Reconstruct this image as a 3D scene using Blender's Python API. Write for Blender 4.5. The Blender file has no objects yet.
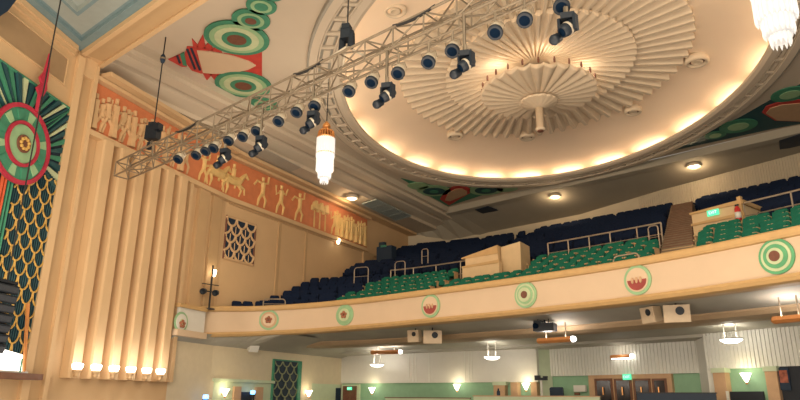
import bpy, math, random
import numpy as np
from mathutils import Vector, Matrix
random.seed(7)
C = bpy.context.scene.collection
SC = bpy.context.scene
# ------------------------------------------------------------------ camera
FPX, EYE = 645.0, 1.7
pitch, roll, yaw = math.radians(17.2), math.radians(0.5), math.radians(-32.0)
Fw = np.array([math.sin(yaw)*math.cos(pitch), math.cos(yaw)*math.cos(pitch), math.sin(pitch)])
R0 = np.array([math.cos(yaw), -math.sin(yaw), 0.0]); U0 = np.cross(R0, Fw)
cr, sr = math.cos(roll), math.sin(roll)
Rt = cr*R0 + sr*U0; Up = -sr*R0 + cr*U0
cam = bpy.data.cameras.new('camera'); camo = bpy.data.objects.new('camera', cam); C.objects.link(camo)
cam.sensor_width = 36; cam.lens = 36*FPX/800; cam.clip_end = 300
camo.matrix_world = Matrix(((Rt[0], Up[0], -Fw[0], 0), (Rt[1], Up[1], -Fw[1], 0), (Rt[2], Up[2], -Fw[2], EYE), (0, 0, 0, 1)))
SC.camera = camo
# ------------------------------------------------------------------ world, big lights, exposure
w = bpy.data.worlds.new('world'); SC.world = w; w.use_nodes = True
bg = w.node_tree.nodes['Background']; bg.inputs[0].default_value = (0.88, 0.88, 0.80, 1); bg.inputs[1].default_value = 0.50
SC.view_settings.view_transform = 'Standard'; SC.view_settings.look = 'None'
SC.view_settings.gamma = 1; SC.view_settings.use_curve_mapping = False
SC.view_settings.exposure = 0.15

def area(name, loc, target, size, power, col):
    l = bpy.data.lights.new(name, 'AREA'); l.energy = power; l.color = col; l.shape = 'RECTANGLE'; l.size, l.size_y = size
    o = bpy.data.objects.new(name, l); C.objects.link(o); o.location = loc
    o.rotation_euler = (Vector(target)-Vector(loc)).to_track_quat('-Z', 'Y').to_euler(); return o
area('stage_side_fill', (-2, -9, 11), (-14, 28, 7), (16, 5), 5600, (1.0, 0.82, 0.60))  # unseen area fill added on the stage side, no lamp modelled there
area('floor_fill', (-9, 14, 0.6), (-10, 20, 17), (26, 20), 5600, (1.0, 0.83, 0.65))  # added upward fill above the floor, imitating bounced light

def point(name, loc, power, col=(1, .78, .5), r=.15):
    l = bpy.data.lights.new(name, 'POINT'); l.energy = power; l.color = col; l.shadow_soft_size = r
    o = bpy.data.objects.new(name, l); C.objects.link(o); o.location = loc; return o
def spot(name, loc, target, power, col=(1, .78, .5), ang=100, blend=.6, r=.1):
    l = bpy.data.lights.new(name, 'SPOT'); l.energy = power; l.color = col; l.spot_size = math.radians(ang); l.spot_blend = blend; l.shadow_soft_size = r
    o = bpy.data.objects.new(name, l); C.objects.link(o); o.location = loc
    o.rotation_euler = (Vector(target)-Vector(loc)).to_track_quat('-Z', 'Y').to_euler(); return o

# ------------------------------------------------------------------ geometry helpers: read a direction, land it on a real surface
E0 = np.array([0, 0, EYE])
def ray(px, py): return Fw*FPX + Rt*(px-400) + Up*(200-py)
def onz(px, py, z):
    d = ray(px, py); return E0 + d*((z-EYE)/d[2])
def ony(px, py, y):
    d = ray(px, py); return E0 + d*(y/d[1])
def onplane(px, py, p0, n):
    d = ray(px, py); n = np.array(n, float); return E0 + d*(((np.array(p0)-E0)@n)/(d@n))
def proj(p):
    q = np.array(p, float)-E0; z = q@Fw
    return 400+FPX*(q@Rt)/z, 200-FPX*(q@Up)/z

# ------------------------------------------------------------------ materials
def srgb(*c):
    return tuple(((v/255)/12.92 if v/255 <= .04045 else ((v/255+.055)/1.055)**2.4) for v in c)
MATS = {}
def mat(name, col, rough=.7, metal=0, noise=.08, scale=3.0, emit=None, estr=0, bump=0, spec=None):
    if name in MATS: return MATS[name]
    m = bpy.data.materials.new(name); m.use_nodes = True; nt = m.node_tree; b = nt.nodes['Principled BSDF']
    b.inputs['Roughness'].default_value = rough; b.inputs['Metallic'].default_value = metal
    if spec is not None: b.inputs['Specular IOR Level'].default_value = spec
    tc = nt.nodes.new('ShaderNodeTexCoord'); n = nt.nodes.new('ShaderNodeTexNoise'); n.inputs['Scale'].default_value = scale; n.inputs['Detail'].default_value = 4
    nt.links.new(tc.outputs['Object'], n.inputs['Vector'])
    r = nt.nodes.new('ShaderNodeValToRGB'); r.color_ramp.elements[0].position = .3; r.color_ramp.elements[1].position = .7
    r.color_ramp.elements[0].color = tuple(c*(1-noise) for c in col)+(1,); r.color_ramp.elements[1].color = tuple(min(1, c*(1+noise)) for c in col)+(1,)
    nt.links.new(n.outputs['Fac'], r.inputs['Fac']); nt.links.new(r.outputs['Color'], b.inputs['Base Color'])
    if bump:
        bp = nt.nodes.new('ShaderNodeBump'); bp.inputs['Strength'].default_value = bump; bp.inputs['Distance'].default_value = .02
        nt.links.new(n.outputs['Fac'], bp.inputs['Height']); nt.links.new(bp.outputs['Normal'], b.inputs['Normal'])
    if emit:
        b.inputs['Emission Color'].default_value = tuple(emit)+(1,); b.inputs['Emission Strength'].default_value = estr
    MATS[name] = m; return m
WALL = mat('cream_plaster', (.60, .405, .22), .75, noise=.03, scale=.8)
WALLD = mat('buff_plaster', (.50, .33, .17), .75, noise=.04, scale=.8)
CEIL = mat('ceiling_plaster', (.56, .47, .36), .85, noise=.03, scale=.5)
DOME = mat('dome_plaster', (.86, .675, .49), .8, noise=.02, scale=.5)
PLEAT = mat('pleated_plaster', (.62, .50, .36), .8, noise=.03)
OCHRE = mat('ochre_trim', (.52, .33, .14), .6, noise=.05)
FASC = mat('fascia_cream', (.62, .465, .315), .6, noise=.03, scale=1)
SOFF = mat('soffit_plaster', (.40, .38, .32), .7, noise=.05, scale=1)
WHITE = mat('white_paint', (.68, .66, .60), .6, noise=.02)
WHITEL = mat('pale_grey_paint', (.72, .72, .66), .6, noise=.02)
MINT = mat('mint_paint', (.24, .42, .27), .65, noise=.05)
MINTL = mat('pale_mint_paint', (.52, .60, .42), .65, noise=.04)
PEACH = mat('peach_paint', (.52, .33, .19), .6, noise=.06)
BLUEC = mat('blue_ceiling_paint', (.17, .25, .27), .7, noise=.06)
BLUED = mat('teal_ceiling_paint', (.07, .19, .21), .7, noise=.06)
BLUEL = mat('pale_blue_ceiling_paint', (.32, .36, .34), .7, noise=.05)
ORANGE = mat('terracotta_paint', (.56, .185, .075), .7, noise=.10, scale=2)
FIG = mat('gilt_relief', (.66, .45, .18), .6, noise=.08)
FIGP = mat('pale_relief', (.58, .37, .19), .6, noise=.08)
RED = mat('red_paint', (.50, .045, .035), .6, noise=.1)
REDF = mat('crimson_paint', (.42, .02, .05), .6, noise=.08)
GREEN = mat('green_paint', (.045, .23, .135), .6, noise=.12)
GREENL = mat('light_green_paint', (.28, .46, .25), .6, noise=.08)
GREENP = mat('pale_green_paint', (.50, .56, .34), .6, noise=.08)
BROWN = mat('brown_paint', (.16, .06, .035), .6, noise=.15, scale=6)
TEAL = mat('dark_teal_paint', (.012, .07, .08), .6, noise=.1)
NAVYP = mat('navy_paint', (.006, .022, .05), .6, noise=.1)
GOLD = mat('gold_paint', (.55, .33, .08), .45, noise=.1)
SEATG = mat('green_velour', (.010, .125, .078), .85, noise=.15, scale=8, spec=.2)
SEATN = mat('navy_velour', (.006, .014, .04), .9, noise=.15, scale=8, spec=.2)
WOOD = mat('pale_arm_wood', (.50, .33, .17), .5, noise=.1)
CARPET = mat('tier_carpet', (.10, .065, .045), .95, noise=.2, scale=5)
STEPM = mat('step_carpet', (.22, .16, .10), .95, noise=.15, scale=5)
STEEL = mat('galvanised_steel', (.30, .24, .17), .45, metal=.55, noise=.08, scale=6)
RAIL = mat('brushed_rail', (.42, .34, .25), .4, metal=.6, noise=.05)
BLACK = mat('black_metal', (.005, .010, .018), .55, noise=.2, scale=10)
LENS = mat('dark_lens', (.003, .010, .024), .5, noise=.1, spec=.02)
CANB = mat('pale_lamp_can', (.62, .54, .42), .4, metal=.4, noise=.05)
CABLE = mat('dark_cable', (.015, .014, .014), .6)
ROPE = mat('pale_cable', (.40, .33, .20), .6)
BRASS = mat('brass', (.75, .36, .12), .35, metal=.6, noise=.08)
COPPER = mat('copper_trough', (.60, .25, .08), .4, metal=.3, noise=.08)
TIMBER = mat('brown_timber', (.17, .075, .04), .5, noise=.2, scale=3)
DARKW = mat('dark_opening', (.010, .014, .022), .6)
DOORG = mat('dark_door_glass', (.02, .018, .02), .12, noise=.2)
FLOORM = mat('dark_carpet', (.13, .09, .065), .95, noise=.2, scale=4)
EXITG = mat('exit_green', (.05, .5, .28), .4, emit=(.10, .75, .40), estr=1.0)
REDX = mat('extinguisher_red', (.5, .02, .02), .35)
GLOW = mat('lamp_glow', (1, .9, .75), .5, emit=(1, .88, .68), estr=5)
GLOWW = mat('white_lamp_glow', (1, .95, .85), .5, emit=(1, .95, .86), estr=3.5)
CRYST = mat('lit_crystal', (.45, .44, .42), .3, emit=(1, .95, .90), estr=.42)
COVE = mat('cove_lamp', (1, .8, .6), .5, emit=(1, .84, .64), estr=16)
BLUEG = mat('blue_lamp', (.2, .5, 1), .4, emit=(.15, .45, 1), estr=4)
GROUT = mat('vent_blue_grey', (.12, .19, .20), .6, noise=.1)

# ------------------------------------------------------------------ mesh builder
class MB:
    def __init__(s): s.v = []; s.f = []
    def add(s, vs, fs):
        o = len(s.v); s.v += [tuple(map(float, v)) for v in vs]; s.f += [tuple(i+o for i in f) for f in fs]; return s
    def box(s, c, size, rz=0, M=None):
        x, y, z = (k/2 for k in size); P = [(-x,-y,-z),(x,-y,-z),(x,y,-z),(-x,y,-z),(-x,-y,z),(x,-y,z),(x,y,z),(-x,y,z)]
        a, b = math.cos(rz), math.sin(rz)
        Q = []
        for p in P:
            if M is not None: q = M @ Vector(p)
            else: q = (p[0]*a-p[1]*b, p[0]*b+p[1]*a, p[2])
            Q.append((q[0]+c[0], q[1]+c[1], q[2]+c[2]))
        return s.add(Q, [(0,3,2,1),(4,5,6,7),(0,1,5,4),(1,2,6,5),(2,3,7,6),(3,0,4,7)])
    def hexa(s, b, t):      # 4 bottom, 4 top points
        return s.add(list(b)+list(t), [(0,3,2,1),(4,5,6,7),(0,1,5,4),(1,2,6,5),(2,3,7,6),(3,0,4,7)])
    def tube(s, pts, r, n=8, caps=True):
        pts = [Vector(p) for p in pts]; rr = r if isinstance(r, (list, tuple)) else [r]*len(pts); V = []; F = []
        for i, p in enumerate(pts):
            t = (pts[min(i+1, len(pts)-1)]-pts[max(i-1, 0)]).normalized()
            a = t.cross(Vector((0,0,1)) if abs(t.z) < .9 else Vector((1,0,0))).normalized(); b = t.cross(a)
            V += [p+(a*math.cos(k*2*math.pi/n)+b*math.sin(k*2*math.pi/n))*rr[i] for k in range(n)]
        for i in range(len(pts)-1):
            for k in range(n):
                F.append((i*n+k, i*n+(k+1) % n, (i+1)*n+(k+1) % n, (i+1)*n+k))
        if caps: F += [tuple(range(n)), tuple(range((len(pts)-1)*n, len(pts)*n))]
        return s.add(V, F)
    def lathe(s, prof, c=(0,0,0), axis=(0,0,1), n=24, scal=None):   # profile (r, h) about an axis
        ax = Vector(axis).normalized(); a = ax.cross(Vector((0,0,1)) if abs(ax.z) < .9 else Vector((1,0,0))).normalized(); b = ax.cross(a); c = Vector(c); V = []; F = []
        for i, (r, h) in enumerate(prof):
            for k in range(n):
                q = r*(scal(k) if scal else 1)
                V.append(c+ax*h+(a*math.cos(2*math.pi*k/n)+b*math.sin(2*math.pi*k/n))*q)
        for i in range(len(prof)-1):
            for k in range(n): F.append((i*n+k, i*n+(k+1) % n, (i+1)*n+(k+1) % n, (i+1)*n+k))
        if prof[0][0] > 1e-4: F.append(tuple(range(n)))
        if prof[-1][0] > 1e-4: F.append(tuple(range((len(prof)-1)*n, len(prof)*n)))
        return s.add(V, F)
    def ball(s, c, rad, n=12, m=7):
        rx, ry, rz = rad if isinstance(rad, (tuple, list)) else (rad,)*3; V = []; F = []
        for i in range(m+1):
            t = math.pi*i/m
            for k in range(n): V.append((c[0]+rx*math.sin(t)*math.cos(2*math.pi*k/n), c[1]+ry*math.sin(t)*math.sin(2*math.pi*k/n), c[2]+rz*math.cos(t)))
        for i in range(m):
            for k in range(n): F.append((i*n+k, i*n+(k+1) % n, (i+1)*n+(k+1) % n, (i+1)*n+k))
        return s.add(V, F)
    def prism(s, poly, vec):    # 3-D polygon extruded along vec
        n = len(poly); top = [tuple(p[i]+vec[i] for i in range(3)) for p in poly]
        return s.add(list(poly)+top, [tuple(range(n)), tuple(range(n, 2*n))]+[(i, (i+1) % n, n+(i+1) % n, n+i) for i in range(n)])
    def grid(s, rows):          # list of equally long point rows
        n = len(rows[0]); V = [p for r in rows for p in r]
        return s.add(V, [(i*n+k, i*n+k+1, (i+1)*n+k+1, (i+1)*n+k) for i in range(len(rows)-1) for k in range(n-1)])
    def build(s, name, m, parent=None, smooth=False, loc=None):
        me = bpy.data.meshes.new(name); me.from_pydata(s.v, [], s.f); me.materials.append(m)
        import bmesh
        b = bmesh.new(); b.from_mesh(me); bmesh.ops.recalc_face_normals(b, faces=b.faces); b.to_mesh(me); b.free()
        if smooth: me.polygons.foreach_set('use_smooth', [True]*len(me.polygons))
        o = bpy.data.objects.new(name, me); C.objects.link(o)
        if loc is not None:
            me.transform(Matrix.Translation(-Vector(loc))); o.location = loc
        if parent is not None:
            o.parent = parent
            if loc is None:
                pl = parent.matrix_world.copy() if False else None
        return o
def wpos(o):
    p = Vector(o.location)
    while o.parent: o = o.parent; p += Vector(o.location)
    return p
def part(mb, name, m, parent, smooth=False, label=None):
    """mb holds world coordinates; the part is stored relative to its (unrotated) parent"""
    o = mb.build(name, m, None, smooth); o.data.transform(Matrix.Translation(-wpos(parent))); o.parent = parent
    if label: o['label'] = label
    return o
def tag(o, label=None, cat=None, group=None, kind=None):
    if label: o['label'] = label
    if cat: o['category'] = cat
    if group: o['group'] = group
    if kind: o['kind'] = kind
    return o
def thing(name, label, cat, loc, group=None):
    o = bpy.data.objects.new(name, None); C.objects.link(o); o.location = tuple(map(float, loc)); o.empty_display_size = .2
    return tag(o, label, cat, group)
def struct(name, mb, m, smooth=False, label=None):
    o = mb.build(name, m, None, smooth); o['kind'] = 'structure'
    return o
def copy_tree(o, parent=None):
    c = o.copy(); C.objects.link(c); c.parent = parent
    for ch in list(o.children): copy_tree(ch, c)
    return c
ORD = ['zeroth', 'first', 'second', 'third', 'fourth', 'fifth', 'sixth', 'seventh', 'eighth', 'ninth', 'tenth', 'eleventh', 'twelfth', 'thirteenth', 'fourteenth', 'fifteenth', 'sixteenth', 'seventeenth', 'eighteenth', 'nineteenth', 'twentieth']
TENS = {2: 'twenty', 3: 'thirty', 4: 'forty', 5: 'fifty'}
def nth(n):
    if n <= 20: return ORD[n]
    t, u = divmod(n, 10)
    return (TENS[t][:-1]+'ieth') if u == 0 else TENS[t]+'-'+ORD[u]

# ------------------------------------------------------------------ plan of the hall
A0 = np.array([-25.5, 14.9]); A1 = np.array([-27.5, 25.0]); B1 = np.array([-28.5, 47.3])
def wallx(y):
    if y < A1[1]: return A0[0]+(y-A0[1])*(A1[0]-A0[0])/(A1[1]-A0[1])
    return A1[0]+(y-A1[1])*(B1[0]-A1[0])/(B1[1]-A1[1])
LA = float(np.linalg.norm(A1-A0)); LB = float(np.linalg.norm(B1-A1))
uA = (A1-A0)/LA; uB = (B1-A1)/LB
nA = np.array([uA[1], -uA[0]]); nB = np.array([uB[1], -uB[0]])      # into the hall
def wp(s, z, o=0):          # point on the left wall: s metres along it, z up, o out from it
    if s <= LA: p = A0+uA*s+nA*o
    else: p = A1+uB*(s-LA)+nB*o
    return (p[0], p[1], z)
def ws(px, py):             # (s, z) on the left wall seen at a pixel
    p = onplane(px, py, (*A0, 0), (*nA, 0)); s = (p[:2]-A0)@uA
    if s > LA:
        p = onplane(px, py, (*A1, 0), (*nB, 0)); s = LA+(p[:2]-A1)@uB
    return float(s), float(p[2])
# balcony front curve
CT = np.array([(-28.2, 19.6), (-27.4, 22.4), (-26.9, 24.6), (-25.5, 27.1), (-21.0, 28.1), (-15.3, 27.4), (-10.06, 26.4), (-5.1, 25.0), (-.5, 22.95), (4, 20.3), (8, 17.2), (11, 14)])
DZ = [-.8, -.62, -.40, -.15, -.02, 0, 0, 0, 0, 0, 0, 0]
def catmull():
    P = []; Z = []
    for i in range(1, len(CT)-2):
        p0, p1, p2, p3 = CT[i-1], CT[i], CT[i+1], CT[i+2]
        for t in np.linspace(0, 1, 24, endpoint=False):
            P.append(.5*((2*p1)+(p2-p0)*t+(2*p0-5*p1+4*p2-p3)*t*t+(-p0+3*p1-3*p2+p3)*t**3)); Z.append(DZ[i]*(1-t)+DZ[i+1]*t)
    return np.array(P), np.array(Z)
CV, CZ = catmull()
TT = np.gradient(CV, axis=0); TT /= np.linalg.norm(TT, axis=1)[:, None]; NN = np.c_[-TT[:, 1], TT[:, 0]]   # NN points to the rear
def dip(d): return CZ*max(0, 1-d/9)
def off(d): return CV+NN*d
def curtain(px, py, d):
    q = off(d); r = ray(px, py); best = None
    for a, b in zip(q[:-1], q[1:]):
        e = b-a; M = np.array([[r[0], -e[0]], [r[1], -e[1]]])
        if abs(np.linalg.det(M)) < 1e-9: continue
        t, s = np.linalg.solve(M, a)
        if 0 <= s <= 1 and t > 0: best = E0+r*t
    return best
def at_curve(x, d):         # point, tangent, normal, dip on an offset of the curve at a world x
    q = off(d); i = int(np.argmin(abs(q[:, 0]-x))); return q[i], TT[i], NN[i], dip(d)[i]
def sweep(prof, clip=.03, closed=False):
    cols = []
    for c in range(len(CV)):
        col = []; last = None
        for d, z in prof:
            p = CV[c]+NN[c]*d; ok = p[0] > wallx(p[1])+clip
            if ok or last is None:
                last = (max(p[0], wallx(p[1])+clip), p[1], z+dip(d)[c])
            col.append(last)
        cols.append(col)
    rows = [[cols[c][r] for c in range(len(CV))] for r in range(len(prof))]
    if closed: rows.append(rows[0])
    return MB().grid(rows)

# ------------------------------------------------------------------ floor and walls
struct('floor', MB().box((-9, 16, -.15), (44, 62, .3)), FLOORM)
fl = MB().box((-12, 41, .40), (34, 14, .88)); struct('floor_rear_terrace', fl, FLOORM)
# left wall: full-height slab in two bends
m = MB()
for a, b, n in ((A0-uA*.6, A1, nA), (A1, B1, nB)):
    P = [(*a, 0), (*b, 0), (*(b-n*.4), 0), (*(a-n*.4), 0)]
    m.hexa(P, [(p[0], p[1], 15.5) for p in P])
struct('wall_left', m, WALL)
# fluted splay of the left wall: shallow half-hexagon flutes between plain fillets
s0, s1, nf = .55, 6.75, 6
m = MB(); zb, zt = 2.42, 12.62
prof = [(s0, .02)]
for k in range(nf):
    a = s0+(s1-s0)*k/nf; q = (s1-s0)/nf
    prof += [(a+.01, .02), (a+q*.04, .40), (a+q*.09, .50), (a+q*.54, .50), (a+q*.60, .44), (a+q*.62, .02), (a+q*.99, .02)]
prof += [(s1, .30), (s1+.25, .30), (s1+.27, .02)]
m.grid([[wp(s, zb, o) for s, o in prof], [wp(s, zt, o) for s, o in prof]])
m.add([wp(s, zb, o) for s, o in prof]+[wp(s, zb, 0) for s, o in prof], [(i, i+1, len(prof)+i+1, len(prof)+i) for i in range(len(prof)-1)])
struct('wall_fluting', m, WALL)
# broad stepped piers between fluting and the balcony
m = MB()
for px0, px1, o in ((178, 186, .12), (192, 203, .22), (208, 218, .12)):
    a = ws(px0, 240)[0]; b = ws(px1, 240)[0]
    m.hexa([wp(a, 6.0, 0), wp(b, 6.0, 0), wp(b, 6.0, o), wp(a, 6.0, o)], [wp(a, 12.62, 0), wp(b, 12.62, 0), wp(b, 12.62, o), wp(a, 12.62, o)])
for px0, px1, o in ((276, 279, .06), (304, 306, .06), (362, 372, .15)):
    a = ws(px0, 260)[0]; b = ws(px1, 260)[0]
    m.hexa([wp(a, 6.5, 0), wp(b, 6.5, 0), wp(b, 6.5, o), wp(a, 6.5, o)], [wp(a, 12.62, 0), wp(b, 12.62, 0), wp(b, 12.62, o), wp(a, 12.62, o)])
struct('trim_wall_piers', m, WALLD)
# mouldings over and under the frieze
m = MB()
def wallstrip(m, sa, sb, z0, z1, o):
    cuts = [sa]+([LA] if sa < LA < sb else [])+[sb]
    for a, b in zip(cuts[:-1], cuts[1:]):
        e = 1e-6
        A = [wp(a+e, z0, 0), wp(b-e, z0, 0), wp(b-e, z0, o), wp(a+e, z0, o)]
        m.hexa(A, [(p[0], p[1], z1) for p in A])
S_END = ws(366, 230)[0]
wallstrip(m, -.2, S_END, 12.58, 12.82, .36); wallstrip(m, -.2, S_END+.2, 15.2, 15.38, .4); wallstrip(m, .05, S_END+7, 15.42, 15.62, .8)
struct('trim_frieze_moulding', m, WALL)
m = MB(); wallstrip(m, LA+.2, LA+LB-.2, 12.5, 12.62, .1); wallstrip(m, 0, LA, 0, .25, .06)
struct('baseboard_left', m, WALLD)

# upper rear wall of the hall
RW = [(-28.5, 47.0, 15.3), (-25.5, 49.0, 14.95), (-23, 50, 15.5), (-13.8, 49.0, 15.75), (-7.4, 46.8, 16.05), (1.3, 44.4, 16.4), (9, 41, 16.7)]
m = MB(); m.grid([[(x, y, 8) for x, y, z in RW], [(x, y, z+.3) for x, y, z in RW]]); m.grid([[(x-.05, y+.4, 8) for x, y, z in RW], [(x-.05, y+.4, z+.3) for x, y, z in RW]])
struct('wall_rear_upper', m, mat('rear_wall_paint', (.55, .47, .34), .75, noise=.03, scale=1))
m = MB()
for k in range(110):       # thin vertical reeding on the right half of the rear wall
    t = k/109; x = -9+t*17
    a = [i for i in range(len(RW)-1) if RW[i][0] <= x <= RW[i+1][0]][0]; f = (x-RW[a][0])/(RW[a+1][0]-RW[a][0]); y = RW[a][1]*(1-f)+RW[a+1][1]*f; z = RW[a][2]*(1-f)+RW[a+1][2]*f
    m.box((x, y-.05, z/2+7-.05), (.07, .06, z-14+.1), -.3)
struct('trim_rear_reeding', m, mat('reed_paint', (.53, .455, .335), .75, noise=.03))

# ------------------------------------------------------------------ ceiling
ZC = 17.05
def ell(cx, cy, a, b, ang, n, z):
    u = (math.cos(ang), math.sin(ang)); v = (-u[1], u[0])
    return [(cx+u[0]*a*math.cos(t)+v[0]*b*math.sin(t), cy+u[1]*a*math.cos(t)+v[1]*b*math.sin(t), z) for t in (2*math.pi*k/n for k in range(n))]
DA = math.atan2(.86, -.51)                 # long axis of the oval dome
RING = (-10.25, 29.45, 15.1, 11.60, DA); RIM = (-10.05, 29.45, 13.65, 10.15, DA)
outer = [(-23.8, 15.0), (-23.85, 45.85), (1.4, 41.2), (10, 39.8), (10, 12.4)]
def hit(cx, cy, dx, dy, poly):
    best = None
    for (ax, ay), (bx, by) in zip(poly, poly[1:]+poly[:1]):
        ex, ey = bx-ax, by-ay; D = dx*(-ey)+dy*ex
        if abs(D) < 1e-9: continue
        t = ((ax-cx)*(-ey)+(ay-cy)*ex)/D; s = (dx*(ay-cy)-dy*(ax-cx))/D
        if t > 0 and -1e-6 <= s <= 1+1e-6 and (best is None or t < best): best = t
    return best
angs = sorted([2*math.pi*k/160 for k in range(160)]+[math.atan2(y-RING[1], x-RING[0]) % (2*math.pi) for x, y in outer])
inn = []; out = []
cA, sA = math.cos(DA), math.sin(DA)
for t in angs:
    dx, dy = math.cos(t), math.sin(t); p, q = dx*cA+dy*sA, -dx*sA+dy*cA
    r = 1/math.sqrt((p/RING[2])**2+(q/RING[3])**2)*.985; R_ = hit(RING[0], RING[1], dx, dy, outer); r = min(r, R_)
    inn.append((RING[0]+dx*r, RING[1]+dy*r, ZC)); out.append((RING[0]+dx*R_, RING[1]+dy*R_, ZC))
inn.append(inn[0]); out.append(out[0])
m = MB().grid([inn, out]); m.grid([[(x, y, z+.25) for x, y, z in inn], [(x, y, z+.25) for x, y, z in out]])
struct('ceiling', m, CEIL)
# stepped margin along the left wall and at the rear
m = MB()
def strip2(m, prof, y0, y1):    # profile (x offset from panel edge, z) extruded along the left edge
    m.grid([[(-23.8+dx-.0016*(y-15), y, z) for dx, z in prof] for y in (y0, y1)])
strip2(m, [(0, 17.05), (0, 16.62), (-.35, 16.62), (-.35, 16.40), (-1.0, 16.34), (-1.0, 16.52), (-1.25, 16.52), (-1.25, 16.25), (-2.1, 16.05), (-2.1, 15.80), (-5.2, 15.62)], 15.0, 47.6)
struct('ceiling_left_margin', m, CEIL)
m = MB()
FR = [(-28.6, 46.4), (-23.85, 45.85), (-16.7, 44.5), (-8, 43.0), (1.4, 41.2), (10, 39.8)]
def rw_at(x):
    for (xa, ya, za), (xb, yb, zb_) in zip(RW[:-1], RW[1:]):
        if xa <= x <= xb: f = (x-xa)/(xb-xa); return ya+(yb-ya)*f, za+(zb_-za)*f
    return RW[-1][1], RW[-1][2]
FR2 = []
for i in range(30):
    x = -28.5+i*(9+28.5)/29
    for (xa, ya), (xb, yb) in zip(FR[:-1], FR[1:]):
        if xa <= x <= xb: yf = ya+(yb-ya)*(x-xa)/(xb-xa)
    FR2.append((x, yf, *rw_at(x)))
rows = [[(x, yf, ZC) for x, yf, yr, zr in FR2], [(x, yf, 16.55) for x, yf, yr, zr in FR2], [(x, yf+.5, 16.5) for x, yf, yr, zr in FR2], [(x, yf+.5, max(zr+.1, 16.62)) for x, yf, yr, zr in FR2], [(x, yr+.2, zr) for x, yf, yr, zr in FR2]]
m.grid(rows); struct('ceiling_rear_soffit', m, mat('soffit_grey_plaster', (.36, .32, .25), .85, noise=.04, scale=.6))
# proscenium beam at upper left and the blue coffered ceiling before it
bd = np.array([.990, -.141]); bn = np.array([.141, .990])
def bp(a, b, z): p = np.array([-24.9, 14.3])+bd*a+bn*b; return (p[0], p[1], z)
m = MB()
m.hexa([bp(-1.2, -.62, 15.9), bp(40, -.62, 15.9), bp(40, .55, 15.9), bp(-1.2, .55, 15.9)], [bp(-1.2, -.62, 17.3), bp(40, -.62, 17.3), bp(40, .55, 17.3), bp(-1.2, .55, 17.3)])
for b0, b1 in ((-.62, -.42), (.35, .55)):
    m.hexa([bp(-.3, b0, 15.78), bp(40, b0, 15.78), bp(40, b1, 15.78), bp(-.3, b1, 15.78)], [bp(-.3, b0, 15.9), bp(40, b0, 15.9), bp(40, b1, 15.9), bp(-.3, b1, 15.9)])
struct('trim_proscenium_beam', m, WALL)
m = MB(); m.hexa([bp(.2, -.40, 15.86), bp(40, -.40, 15.86), bp(40, .33, 15.86), bp(.2, .33, 15.86)], [bp(.2, -.40, 15.91), bp(40, -.40, 15.91), bp(40, .33, 15.91), bp(.2, .33, 15.91)])
struct('trim_beam_panel', m, WALLD)

# grille splay wall (nearest the stage, left edge of the view)
G0 = np.array([-24.9, 13.6]); gu = np.array([.41, -.912]); gu /= np.linalg.norm(gu); gn = np.array([-gu[1], gu[0]])
def gp(s, z, o=0): p = G0+gu*s+gn*o; return (p[0], p[1], z)
def gs(px, py):
    p = onplane(px, py, (*G0, 0), (*gn, 0)); return float((p[:2]-G0)@gu), float(p[2])
# blue coffer ceiling
def coffer(s_in, b_in, z):
    # corner of the coffer frame parallel to the splay wall and to the beam
    return s_in, b_in
c0 = np.array([-24.85, 13.75])          # corner where splay wall meets the beam
def cp(i, z, far=13):                   # nested frame i metres in from both edges: returns points along both edges
    M = np.array([[gn[0], bn[0]], [gn[1], bn[1]]])
    # inner corner: gn-distance = i, (-bn)-distance = i
    A = np.array([gn, -bn]); p = c0+np.linalg.solve(A, [i, i])
    a = p+gu*far; b = p+bd*far
    return [(a[0], a[1], z), (p[0], p[1], z), (b[0], b[1], z)]
def band(i0, z0, i1, z1, far=13): return MB().grid([cp(i0, z0, far), cp(i1, z1, far)])
mB = MB()
for (i0, z0, i1, z1) in ((-.3, 16.0, .42, 16.0), (.42, 16.0, .42, 16.16), (.42, 16.16, .55, 16.16), (1.35, 16.16, 1.35, 16.05), (1.35, 16.05, 1.5, 16.05), (2.0, 16.28, 2.0, 16.42), (2.0, 16.42, 2.12, 16.42)):
    mB.grid([cp(i0, z0), cp(i1, z1)])
struct('ceiling_blue_frame', mB, BLUEC)
mB = MB().grid([cp(.55, 16.16), cp(1.35, 16.16)]); mB.grid([cp(1.5, 16.05), cp(1.5, 16.28)]); mB.grid([cp(1.5, 16.28), cp(2.0, 16.28)]); struct('ceiling_blue_margin', mB, BLUEL)
mB = MB(); q = cp(2.1, 16.4); r_ = (q[0][0]+bd[0]*13, q[0][1]+bd[1]*13, 16.4); mB.add([q[1], q[0], r_, q[2]], [(0, 1, 2, 3)]); struct('ceiling_blue_panel', mB, BLUED)
m = MB()
m.hexa([gp(-.75, 0, 0), gp(13, 0, 0), gp(13, 0, -.4), gp(-.75, 0, -.4)], [gp(-.75, 16.2, 0), gp(13, 16.2, 0), gp(13, 16.2, -.4), gp(-.75, 16.2, -.4)])
struct('wall_splay', m, WALL)
m = MB()
def gbox(m, sa, sb, z0, z1, o, o0=0):
    m.hexa([gp(sa, z0, o0), gp(sb, z0, o0), gp(sb, z0, o), gp(sa, z0, o)], [gp(sa, z1, o0), gp(sb, z1, o0), gp(sb, z1, o), gp(sa, z1, o)])
gbox(m, .35, 9, 15.75, 15.98, .22); gbox(m, .35, 9, 15.55, 15.75, .12)
gbox(m, .62, 9, 14.02, 14.08, .06); gbox(m, .62, 9, 15.2, 15.26, .06); gbox(m, .56, .62, 14.02, 15.26, .06)
gbox(m, -.28, .06, 2.45, 15.6, .06)
struct('trim_splay_moulding', m, WALL)
m = MB(); gbox(m, .62, 9, 14.08, 15.2, .02); struct('trim_splay_sunk_panel', m, mat('tan_panel_paint', (.36, .235, .125), .75, noise=.04))
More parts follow.
